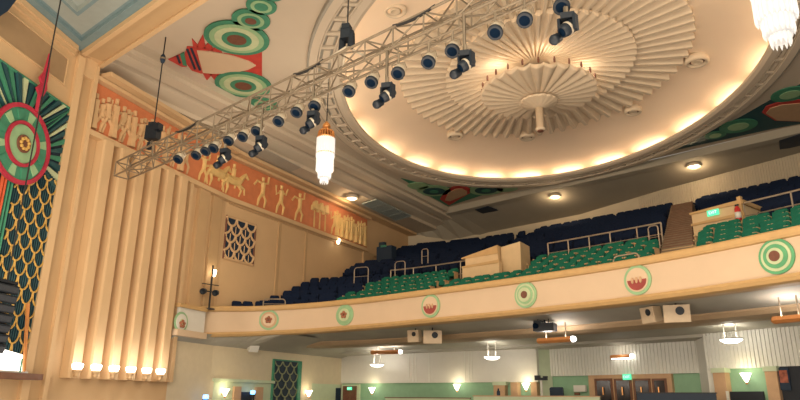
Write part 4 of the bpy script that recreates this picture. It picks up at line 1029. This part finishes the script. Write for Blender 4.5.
# double doors at right
d2 = thing('double_doors', 'peach framed row of dark glazed double doors under the reeded band', 'door', onseg(631, 390, 1, .1)[0])
segbox(588, 671, 374.5, .84, 1, .06, .3, 'frame', PEACH, d2)
for a_, b_ in ((594, 612), (613.5, 631), (632.5, 650), (651.5, 666)):
    e_ = segbox(a_, b_, 378.5, .84, 1, .10, .08, 'door_leaf', TIMBER, d2); segbox(a_+2.2, b_-2.2, 380.5, 1.0, 1, .13, .05, 'glass', DOORG, e_)
    pp, ee, nn2 = onseg((a_+b_)/2, 391, 1, .2); part(MB().box(pp, (.05, .04, .4)), 'handle', BRASS, e_)
p, e, n = onseg(627, 377, 1, .2); xs = thing('exit_sign', 'green lit exit sign above the glazed double doors', 'sign', p); ra = math.atan2(e[1], e[0])
part(MB().box(p, (.46, .08, .28), ra), 'panel', EXITG, xs); exit_text(p[0]+n[0]*.055, p[1]+n[1]*.055, p[2], ra, .18, xs)
# glowing lamp spots beyond the glass doors seen as small lamps on the doors' wall
for px in (606, 622, 643, 660):
    p, e, n = onseg(px, 391, 1, .17); 
# dark openings under the right-hand recesses
segbox(727, 763, 391.5, .84, 2, .05, .1, 'trim_dark_counter_front', DARKW); segbox(725.5, 727.5, 391, .84, 2, .3, .1, 'trim_white_post', WHITE)
segbox(778, 812, 366, .84, 2, .05, .1, 'trim_dark_opening', DARKW)
p, e, n = onseg(784.5, 379, 2, .12); pf = thing('framed_poster', 'framed reddish poster in the dark opening at the right edge', 'poster', p)
part(MB().box(p, (.42, .05, .9), math.atan2(e[1], e[0])), 'frame', NAVYP, pf); part(MB().box((p[0]+n[0]*.04, p[1]+n[1]*.04, p[2]+.1), (.32, .03, .5), math.atan2(e[1], e[0])), 'print', mat('poster_red', (.32, .09, .05), .5, noise=.5, scale=6), pf)
# counter, parapet boards and bits in front of the rear wall
def lowwall(px0, px1, pyt, y, name, lab, m_, cap=None, z0=0.0):
    a = ony(px0, pyt, y); b = ony(px1, pyt, y-.11*0); zt = (a[2]+b[2])/2; t = thing(name, lab, 'partition', ((a[0]+b[0])/2, y, 0))
    part(MB().box(((a[0]+b[0])/2, y, (zt+z0)/2), (b[0]-a[0], .14, zt-z0)), 'panel', m_, t)
    part(MB().box(((a[0]+b[0])/2, y, zt+.02), (b[0]-a[0]+.06, .22, .05)), 'capping', cap or TIMBER, t)
lowwall(474, 600, 396.6, 32.5, 'low_partition', 'low cream partition before the central pilasters', MINTL, PEACH)
lowwall(637, 716, 393.5, 31.0, 'low_partition', 'dark low partition in front of the glazed double doors', NAVYP, BLACK)
lowwall(386, 470, 398.2, 33.0, 'low_partition', 'low brown-capped partition before the long green wall', MINTL, TIMBER)
# speaker stand lamp, blue box, white box near centre
p = ony(542, 396, 36.0); t = thing('lamp_stand', 'white post with dark crossed lamp head right of the central pilasters', 'lamp stand', (p[0], p[1], .84)); zt = ony(542, 380, 36)[2]
part(MB().tube([(p[0], 36, .84), (p[0], 36, zt)], .07, 8), 'post', WHITE, t); part(MB().box((p[0], 36, zt+.05), (.7, .2, .14)), 'cross_arm', BLACK, t); part(MB().box((p[0]-.2, 36, zt+.18), (.3, .2, .14)), 'lamp', BLACK, t); part(MB().box((p[0]+.25, 36, zt+.16), (.22, .2, .1)), 'lamp', BLACK, t)
p = ony(556, 393, 35.5); t = thing('office_chair', 'dark blue chair back against the green wall near centre', 'chair', (p[0], p[1], .84))
part(slab(MB(), .75, .62, .12, (p[0], p[1]+.1, p[2]-.32), .1), 'backrest', NAVYP, t); part(MB().box((p[0], p[1]-.2, 1.34), (.6, .55, .12)), 'seat', NAVYP, t); part(MB().tube([(p[0], p[1]-.1, .84), (p[0], p[1]-.1, 1.3)], .06, 8), 'pedestal', BLACK, t)
p, e, n = onseg(580, 388.5, 1, .12); t = thing('wall_cabinet', 'white box on the green wall left of the double doors', 'cabinet', p); part(MB().box(p, (.72, .16, .34), math.atan2(e[1], e[0])), 'body', WHITE, t); part(MB().box((p[0]-.15, p[1]-.1, p[2]-.28), (.3, .1, .14), math.atan2(e[1], e[0])), 'drip_tray', BROWN, t)
p = ony(498.5, 395, 34.5); t = thing('dark_bottle', 'small dark bottle shape before the left central pilaster', 'bottle', (p[0], 32.5, p[2]-.3)); 
zz_ = ony(498, 396.6, 32.5)[2]+.045
t.location = (ony(498.5, 395, 32.5)[0], 32.5, zz_)
part(MB().lathe([(.09, 0), (.09, .2), (.04, .28), (.04, .36), (0, .36)], tuple(t.location), n=12), 'body', NAVYP, t)

# pendants ------------------------------------------------------------------
def soff_z(p):           # height of the under-balcony ceiling over a point
    d = min(range(0, 121), key=lambda k: np.min(np.linalg.norm(off(k*.1)-np.array(p[:2]), axis=1)))*.1
    pr = [(0, 5.2), (.7, 5.3), (.72, 5.52), (1.6, 5.42), (3.9, 5.08), (3.95, 4.9), (5.6, 4.85), (5.62, 5.06), (8.4, 4.76), (8.45, 4.62), (12.5, 4.5)]
    return float(np.interp(d, [a for a, b in pr], [b for a, b in pr]))
def trough(px0, px1, py, d, lab, pw):
    a = curtain(px0, py, d); b = curtain(px1, py, d); z = (a[2]+b[2])/2; c = ((a[0]+b[0])/2, (a[1]+b[1])/2, z); ang = math.atan2(b[1]-a[1], b[0]-a[0]); L = math.hypot(b[0]-a[0], b[1]-a[1])
    t = thing('pendant_trough', lab, 'pendant light', c, 'copper trough pendants'); u = np.array([math.cos(ang), math.sin(ang)]); v = np.array([-u[1], u[0]])
    m = MB(); prof = [(-.26, .12), (-.24, .0), (-.12, -.10), (.12, -.10), (.24, .0), (.26, .12), (.22, .12), (.1, -.04), (-.1, -.04), (-.22, .12)]
    R_ = [[(c[0]+u[0]*s+v[0]*x, c[1]+u[1]*s+v[1]*x, z+h) for x, h in prof+prof[:1]] for s in (-L/2, L/2)]; m.grid(R_); part(m, 'trough', COPPER, t)
    for s in (-1, 1):
        q = (c[0]+u[0]*s*(L/2), c[1]+u[1]*s*(L/2), z+.02); part(MB().ball(q, (.17, .17, .14), 12, 7), 'end_cap', GLOWW if s > 0 else COPPER, t, True)
    zs = soff_z(c)
    for s in (-.3, .3):
        q = (c[0]+u[0]*s*L, c[1]+u[1]*s*L); part(MB().tube([(*q, z), (*q, zs)], .025, 6), 'rod', RAIL, t)
    part(MB().box((c[0], c[1], z+.04), (L*.8, .12, .06), ang), 'lamp', GLOWW, t)
    for s in (-.25, .25): point('trough_glow', (c[0]+u[0]*s*L, c[1]+u[1]*s*L, z+.16), pw*1.5, (1, .96, .90), .2)
trough(373, 400, 352.5, 6.9, 'copper trough pendant under the left of the balcony', 16)
trough(540, 573, 340.5, 3.2, 'copper trough pendant beside the dark projector', 22)
trough(776, 806, 319.5, 2.8, 'copper trough pendant at the right edge under the balcony', 22)
p, e, n = onseg(611, 357, 1, .25); q, _, _ = onseg(632, 356, 1, .25)
t = thing('wall_trough_light', 'short copper wall light on the reeded band above the double doors', 'wall light', p); ang = math.atan2(q[1]-p[1], q[0]-p[0])
part(MB().tube([tuple(p), tuple(q)], .10, 10), 'bar', COPPER, t); part(MB().ball(tuple(q), (.14, .14, .12), 10, 6), 'end_cap', GLOWW, t); part(MB().box(((p[0]+q[0])/2, (p[1]+q[1])/2, p[2]-.10), (np.linalg.norm(q-p)*.9, .12, .08), ang), 'lamp', GLOWW, t)
point('wall_trough_glow', ((p[0]+q[0])/2+n[0]*.3, (p[1]+q[1])/2+n[1]*.3, p[2]+.25), 6, (1, .9, .75))
def bowl(px, py, d, lab):
    c = curtain(px, py, d); t = thing('pendant_bowl', lab, 'pendant light', c, 'white bowl pendants'); zs = soff_z(c)
    part(MB().lathe([(0, -.17), (.25, -.15), (.42, -.06), (.46, .02), (.40, .02), (0, -.02)], tuple(c), n=24), 'glass_bowl', GLOWW, t, True)
    part(MB().lathe([(.48, .0), (.50, .04), (.46, .06)], tuple(c), n=24), 'rim', WHITE, t)
    for s in (-.2, .2): part(MB().tube([(c[0]+s*1.2, c[1], c[2]), (c[0]+s*1.2, c[1], zs)], .022, 6), 'rod', WHITE, t)
    point('bowl_glow', (c[0], c[1], c[2]+.22), 30, (1, .93, .82), .12)
bowl(377, 364.5, 8.0, 'glowing white bowl pendant at the left rear under the balcony'); bowl(492, 357, 7.2, 'glowing white bowl pendant left of the projector'); bowl(731, 339.5, 6.8, 'glowing white bowl pendant at right before the reeded band')
# loudspeakers under the parapet
CREAMS = mat('cream_speaker', (.60, .47, .32), .55, noise=.06)
def boxsp(px, py, d, w_, h, dep, yawo, tilt, lab, dark=True, m_=CREAMS):
    c = curtain(px, py, d); i = int(np.argmin(np.linalg.norm(off(d)-c[:2], axis=1))); n = -NN[i]; t = thing('box_loudspeaker', lab, 'loudspeaker', c, 'cream loudspeakers under the balcony')
    a = math.atan2(n[1], n[0])+math.pi/2+yawo; M = Matrix.Rotation(a, 3, 'Z') @ Matrix.Rotation(tilt, 3, 'X')
    # trapezoid cabinet: wide front (local -y), narrow back
    P = []
    for z in (-h/2, h/2): P += [(-w_/2, -dep/2, z), (w_/2, -dep/2, z), (w_*.32, dep/2, z*.9), (-w_*.32, dep/2, z*.9)]
    Q = [tuple(Vector(c)+M @ Vector(p)) for p in P]; part(MB().hexa(Q[:4], Q[4:]), 'cabinet', m_, t)
    part(MB().box(Vector(c)+M @ Vector((0, -dep/2-.01, 0)), (w_*.86, .03, h*.86), M=M), 'front_grille', CREAMS if m_ is CREAMS else WHITE, t)
    if dark: part(MB().lathe([(0, 0), (w_*.17, 0), (w_*.17, .03), (0, .03)], Vector(c)+M @ Vector((w_*.12, -dep/2-.025, h*.16)), M @ Vector((0, -1, 0)), 16), 'horn', BLACK, t)
    part(MB().tube([tuple(c), (c[0], c[1], soff_z(c))], .04, 6), 'bracket', BLACK, t)
boxsp(415.5, 336, 2.2, .70, .62, .5, .1, .1, 'left of the cream loudspeaker pair below the left red roundel'); boxsp(432.5, 336.5, 2.3, .95, .66, .5, .7, .2, 'right, turned one of the cream loudspeaker pair below the left red roundel')
boxsp(652.5, 314.5, 2.1, .78, .62, .5, -.35, .15, 'left of the cream loudspeaker pair below the right red roundel'); boxsp(676.5, 313, 2.1, .95, .66, .5, .55, .2, 'right, turned one of the cream loudspeaker pair below the right red roundel')
boxsp(252.5, 347.5, 1.5, .62, .42, .4, .5, .35, 'small white loudspeaker under the left end of the balcony', False, WHITE)
c = curtain(545, 327.5, 2.6); t = thing('projector', 'dark projector hung from a pole under the balcony centre', 'projector', c)
part(MB().box(c, (.95, .7, .36), .1), 'body', BLACK, t); part(MB().box((c[0]-.3, c[1], c[2]+.22), (.35, .5, .18), .1), 'lens_housing', BLACK, t); part(MB().lathe([(.13, 0), (.13, .12), (0, .12)], (c[0]-.3, c[1]-.33, c[2]+.05), (0, -1, 0), 14), 'lens', LENS, t)
part(MB().tube([tuple(c), (c[0], c[1], 5.6)], .05, 8), 'pole', BLACK, t)
part(MB().tube([(c[0]-.25, c[1]-.2, c[2]+.15), (c[0]-.25, c[1]-.2, c[2]+.42), (c[0]+.25, c[1]-.2, c[2]+.42), (c[0]+.25, c[1]-.2, c[2]+.15)], .03, 6), 'cradle', BLACK, t)

# ------------------------------------------------------------------ lighting truss
P0 = np.array([-24.75, 16.35]); td = np.array([.9855, -.170]); tv = np.array([.170, .9855]); TZ = 11.30; TW = .64; LT = 26.4
def tp(s, a, b): p = P0+td*s+tv*a*TW/2; return (float(p[0]), float(p[1]), TZ+b*TW/2)     # a across, b up
tr = thing('lighting_truss', 'long silver box truss hung with stage lamps across the auditorium', 'truss', (P0[0], P0[1], TZ))
for a in (-1, 1):
    for b in (-1, 1): part(MB().tube([tp(0, a, b), tp(LT, a, b)], .040, 8), 'chord', STEEL, tr)
nb = 24
for k in range(nb):
    s0_, s1_ = LT*k/nb, LT*(k+1)/nb; f = k % 2
    for fa, fb in (((-1, -1), (-1, 1)), ((1, -1), (1, 1)), ((-1, -1), (1, -1)), ((-1, 1), (1, 1))):
        p, q = (fa, fb) if f else (fb, fa); m = MB().tube([tp(s0_, *p), tp(s1_, *q)], .026, 6); m.tube([tp(s0_, *fa), tp(s0_, *fb)], .024, 6); part(m, 'brace', STEEL, tr)
part(MB().tube([tp(0, -1, -1), tp(0, 1, -1), tp(0, 1, 1), tp(0, -1, 1), tp(0, -1, -1)], .035, 6), 'end_frame', STEEL, tr)
for s, L in ((5, 1.6), (12.2, 1.4), (16.5, 1.5), (20, 1.3)):
    m = MB().tube([tuple(np.array(tp(s+L*t, -1, 1))+[0, 0, .03-.10*math.sin(math.pi*t)]) for t in np.linspace(0, 1, 7)], .045, 6); part(m, 'cable_loom', CABLE, tr)
# hanging lamp bar
def hangplane(px, py, a=0): q = P0+tv*a; return onplane(px, py, (*q, 0), (*tv, 0))
PARS = [(177.5, 160, .8), (195.5, 156, 1), (205, 152, 1), (213, 149, 1), (228, 141.5, 1), (242, 137.5, 1), (256, 132, 1), (278, 122, 1), (296, 113, 1), (314, 107, 1), (348.5, 92, 1), (371, 83, 1), (397.6, 74, 1), (428, 63, 1), (452, 51.6, 1), (495, 33, 1), (524.5, 20.7, 1), (561.5, 7.5, 1)]
barz = TZ-TW/2-.30
def bar(px0, px1):
    return float((hangplane(px0, 100, -.1)[:2]-P0)@td), float((hangplane(px1, 100, -.1)[:2]-P0)@td)
tag_bars = []
pos = [hangplane(px, py, -.35) for px, py, _ in PARS]
m = MB(); b0 = P0-tv*.30
sS = [float((p[:2]-P0)@td) for p in pos]
t = thing('lamp_bar', 'thin steel bar slung under the truss carrying the round lamps', 'bar', (*(b0+td*sS[0]), barz))
for sa, sb in ((sS[0]-.4, sS[3]+.4), (sS[4]-.4, sS[9]+.4), (sS[10]-.4, sS[14]+.4), (sS[15]-.4, sS[17]+1)):
    m = MB().tube([(*(b0+td*sa), barz), (*(b0+td*sb), barz)], .034, 8); part(m, 'pipe', STEEL, t)
    for s in (sa+.2, (sa+sb)/2, sb-.2): part(MB().tube([(*(b0+td*s), barz), (*(b0+td*s), TZ-TW/2)], .02, 6), 'dropper', STEEL, t)
proto_par = None
aim = np.array([.06, -.61, -.91]); aim /= np.linalg.norm(aim)
for i, ((px, py, sc), p) in enumerate(zip(PARS, pos)):
    top = (*(b0+td*sS[i]), barz)
    lab = 'round can stage lamp with dark lens under the truss, %s from the truss left end' % nth(i+1)
    if proto_par is None:
        r = thing('stage_lamp', lab, 'stage lamp', p, 'round can lamps on the truss')
        bk = np.array(p)-aim*.46
        part(MB().lathe([(.10, .0), (.14, .04), (.16, .22), (.17, .44), (.15, .44), (.14, .40)], bk, aim, 20), 'can', CANB, r, True)
        part(MB().lathe([(.168, .36), (.19, .38), (.19, .47), (.17, .47)], bk, aim, 20), 'front_ring', BLACK, r, True)
        part(MB().lathe([(.0, .02), (.12, .015), (.168, -.01), (.168, -.04)], np.array(p), aim, 20), 'lens', LENS, r, True)
        mid = np.array(p)-aim*.24; hp = None; e = np.cross(aim, [0, 0, 1]); e /= np.linalg.norm(e); tz_ = barz-p[2]
        hpv = aim*.24+np.array([0, 0, .36]); hp = mid+hpv
        part(MB().tube([tuple(mid+e*.2), tuple(mid+e*.2+(hp-mid)*.75), tuple(mid-e*.2+(hp-mid)*.75), tuple(mid-e*.2)], .018, 6), 'yoke', STEEL, r)
        proto_par = r
    else:
        r = copy_tree(proto_par); r.location = tuple(map(float, p)); tag(r, lab)
    yk = np.array(p)-aim*.24+(hpv)*.75; part(MB().tube([tuple(yk), (top[0], top[1], top[2]+.03)], .03, 6), 'clamp', STEEL, r)
# moving heads
HEADS = [(224, 158), (260, 146), (312, 122), (386.5, 95), (465, 64), (566.5, 28)]
proto_h = None; HS = .72
for i, (px, py) in enumerate(HEADS):
    p = hangplane(px, py, -.32); lab = 'dark twin-lobed moving head lamp under the truss, %s from the left' % nth(i+1)
    if proto_h is None:
        r = thing('moving_head_lamp', lab, 'stage lamp', p, 'moving heads on the truss'); P = np.array(p)
        part(MB().box(P+[0.05, 0, .34], (.42, .36, .20), .3), 'base', BLACK, r)
        part(MB().tube([tuple(P+[.05, 0, .42]), tuple(P+[.05, 0, .72])], .05, 8), 'clamp', STEEL, r)
        for s in (-1, 1): part(MB().box(P+[s*.25*td[0]+.05, s*.25*td[1], .10], (.09, .22, .52), -.17), 'yoke_arm', BLACK, r)
        a2 = np.array([-.55, -.55, -.65]); a2 /= np.linalg.norm(a2)
        part(MB().lathe([(.0, -.34), (.14, -.32), (.21, -.18), (.21, .12), (.18, .28), (.15, .30), (.13, .26)], P+[0.05, 0, -.02], a2, 18), 'head', BLACK, r, True)
        part(MB().lathe([(0, .30), (.14, .27), (.14, .25)], P+[.05, 0, -.02], a2, 16), 'lens', LENS, r); part(MB().lathe([(.215, -.02), (.22, .0), (.22, .05), (.215, .07)], P+[.05, 0, -.02], a2, 18), 'pale_ring', CANB, r)
        part(MB().lathe([(.0, -.2), (.15, -.18), (.17, .1), (.13, .18), (0, .16)], P+[-.34, -.05, -.30], (-.3, -.7, -.6), 16), 'side_lamp', BLACK, r, True)
        proto_h = r
    else:
        r = copy_tree(proto_h); r.location = tuple(map(float, p)); tag(r, lab)
    r.scale = (HS,)*3
    cl_ = MB().tube([(0, 0, .3), (.0, 0, (TZ-TW/2-p[2])/HS+.08)], .06, 6).build('hanging_clamp', STEEL); cl_.parent = r
# chain hoists
for (px, py), lab, two in (((153, 134), 'dark chain hoist on a cable above the left end of the truss', False), ((347, 38), 'dark chain hoist with slings above the middle of the truss', True)):
    p = hangplane(px, py, 0); t = thing('chain_hoist', lab, 'hoist', p, 'hoists over the truss'); P = np.array(p); k = 1.0
    part(MB().box(P+[0, 0, .05 if not two else .1], (.55 if not two else .32, .36, .62 if not two else .36), .3), 'body', BLACK, t); part(MB().box(P+[.02, -.05, .40 if not two else .32], (.30 if not two else .24, .3, .16), .3), 'motor_cap', BLACK, t)
    if two:
        for s in (-1, 1): part(MB().lathe([(.06, .2), (.10, .08), (.12, -.32), (.06, -.42), (0, -.42)], P+[s*.20*td[0], s*.20*td[1], -.02], n=12), 'chain_bag', BLACK, t)
    else:
        part(MB().box(P+[.42*td[0], .42*td[1], .2], (.22, .3, .3), .2), 'control_box', BLACK, t); part(MB().lathe([(.1, 0), (.12, -.3), (0, -.34)], P+[-.15, 0, -.36], n=10), 'chain_bag', BLACK, t)
    m = MB(); sp_ = float((P[:2]-P0)@td)
    for a in (-1, 1):
        for d_ in (-.5, .5): m.tube([tuple(P+[0, 0, -.3]), tp(sp_+d_, a, 1)], .035 if two else .025, 6)
    part(m, 'sling', CANB if two else STEEL, t)
    tag(MB().tube([tuple(P+[0, 0, .4]), (P[0], P[1], ZC if P[1] > 15 else 16.3)], .03 if not two else .022, 6).build('hoist_cable', CABLE), 'dark cable from ceiling to the %s hoist' % ('middle' if two else 'left end'), 'cable')
    if not two:
        zz = hangplane(161, 60, 0)[2]; c = (P[0], P[1], zz); tt_ = thing('cable_shackle', 'small dark shackle part way up the left hoist cable', 'shackle', c)
        part(MB().ball(c, (.12, .12, .24), 10, 6), 'body', NAVYP, tt_); part(MB().lathe([(.13, -.04), (.13, .04)], c, n=12), 'collar', STEEL, tt_)

# ------------------------------------------------------------------ chandeliers
def chandelier(p, k, lab, pw):
    """p = middle of the crystal body"""
    t = thing('chandelier', lab, 'chandelier', p, 'tiered crystal chandeliers'); x, y, z = p
    tiers = [(.46, 1.22, .12), (.43, .35, -.62), (.32, -.55, -1.0), (.20, -.98, -1.28)]
    for r, h0, h1 in tiers:
        m = MB(); n = max(12, int(r*60))
        for q in range(n):
            a = 2*math.pi*q/n; cx, cy = x+r*k*math.cos(a), y+r*k*math.sin(a)
            L = h0-h1; m.tube([(cx, cy, z+h0*k), (cx, cy, z+(h1+.10)*k), (cx, cy, z+h1*k)], [.030*k, .034*k, .006*k], 5)
        m.lathe([(r*.93*k, h0*k), (r*.93*k, (h1+.12)*k)], (x, y, z), n=n)
        part(m, 'crystal_tier', CRYST, t)
    for h in (1.22, .34): part(MB().lathe([(.47*k, (h+.0)*k), (.49*k, (h+.03)*k), (.47*k, (h+.06)*k)], (x, y, z), n=28), 'band', BRASS, t)
    m = MB()
    for q in range(18):
        a = 2*math.pi*q/18; m.tube([(x+.45*k*math.cos(a), y+.45*k*math.sin(a), z+1.22*k), (x+.38*k*math.cos(a), y+.38*k*math.sin(a), z+1.62*k)], .03*k, 5)
    m.lathe([(.40*k, 1.60*k), (.36*k, 1.68*k), (0, 1.70*k)], (x, y, z), n=24); part(m, 'brass_crown', BRASS, t)
    part(MB().lathe([(.0, 1.70*k), (.08*k, 1.72*k), (.22*k, 1.9*k), (.20*k, 2.02*k), (.05*k, 2.2*k)], (x, y, z), n=20), 'canopy', BRASS, t)
    part(MB().tube([(x, y, z+2.1*k), (x, y, ZC)], .025, 6), 'chain', CABLE, t)
    for q in range(4):
        a = math.pi/4+math.pi/2*q; point('chandelier_glow', (x+1.7*k*math.cos(a), y+1.7*k*math.sin(a), z-.6), pw/4, (1, .86, .68), .3)
chandelier(tuple(onz(325, 160.5, 12.7)), .93, 'white tiered crystal chandelier with brass crown hanging left of the dome', 420)
chandelier(tuple(onz(773.0, -1, 12.9)), 1.22, 'large white tiered crystal chandelier cut off at the top right', 420)
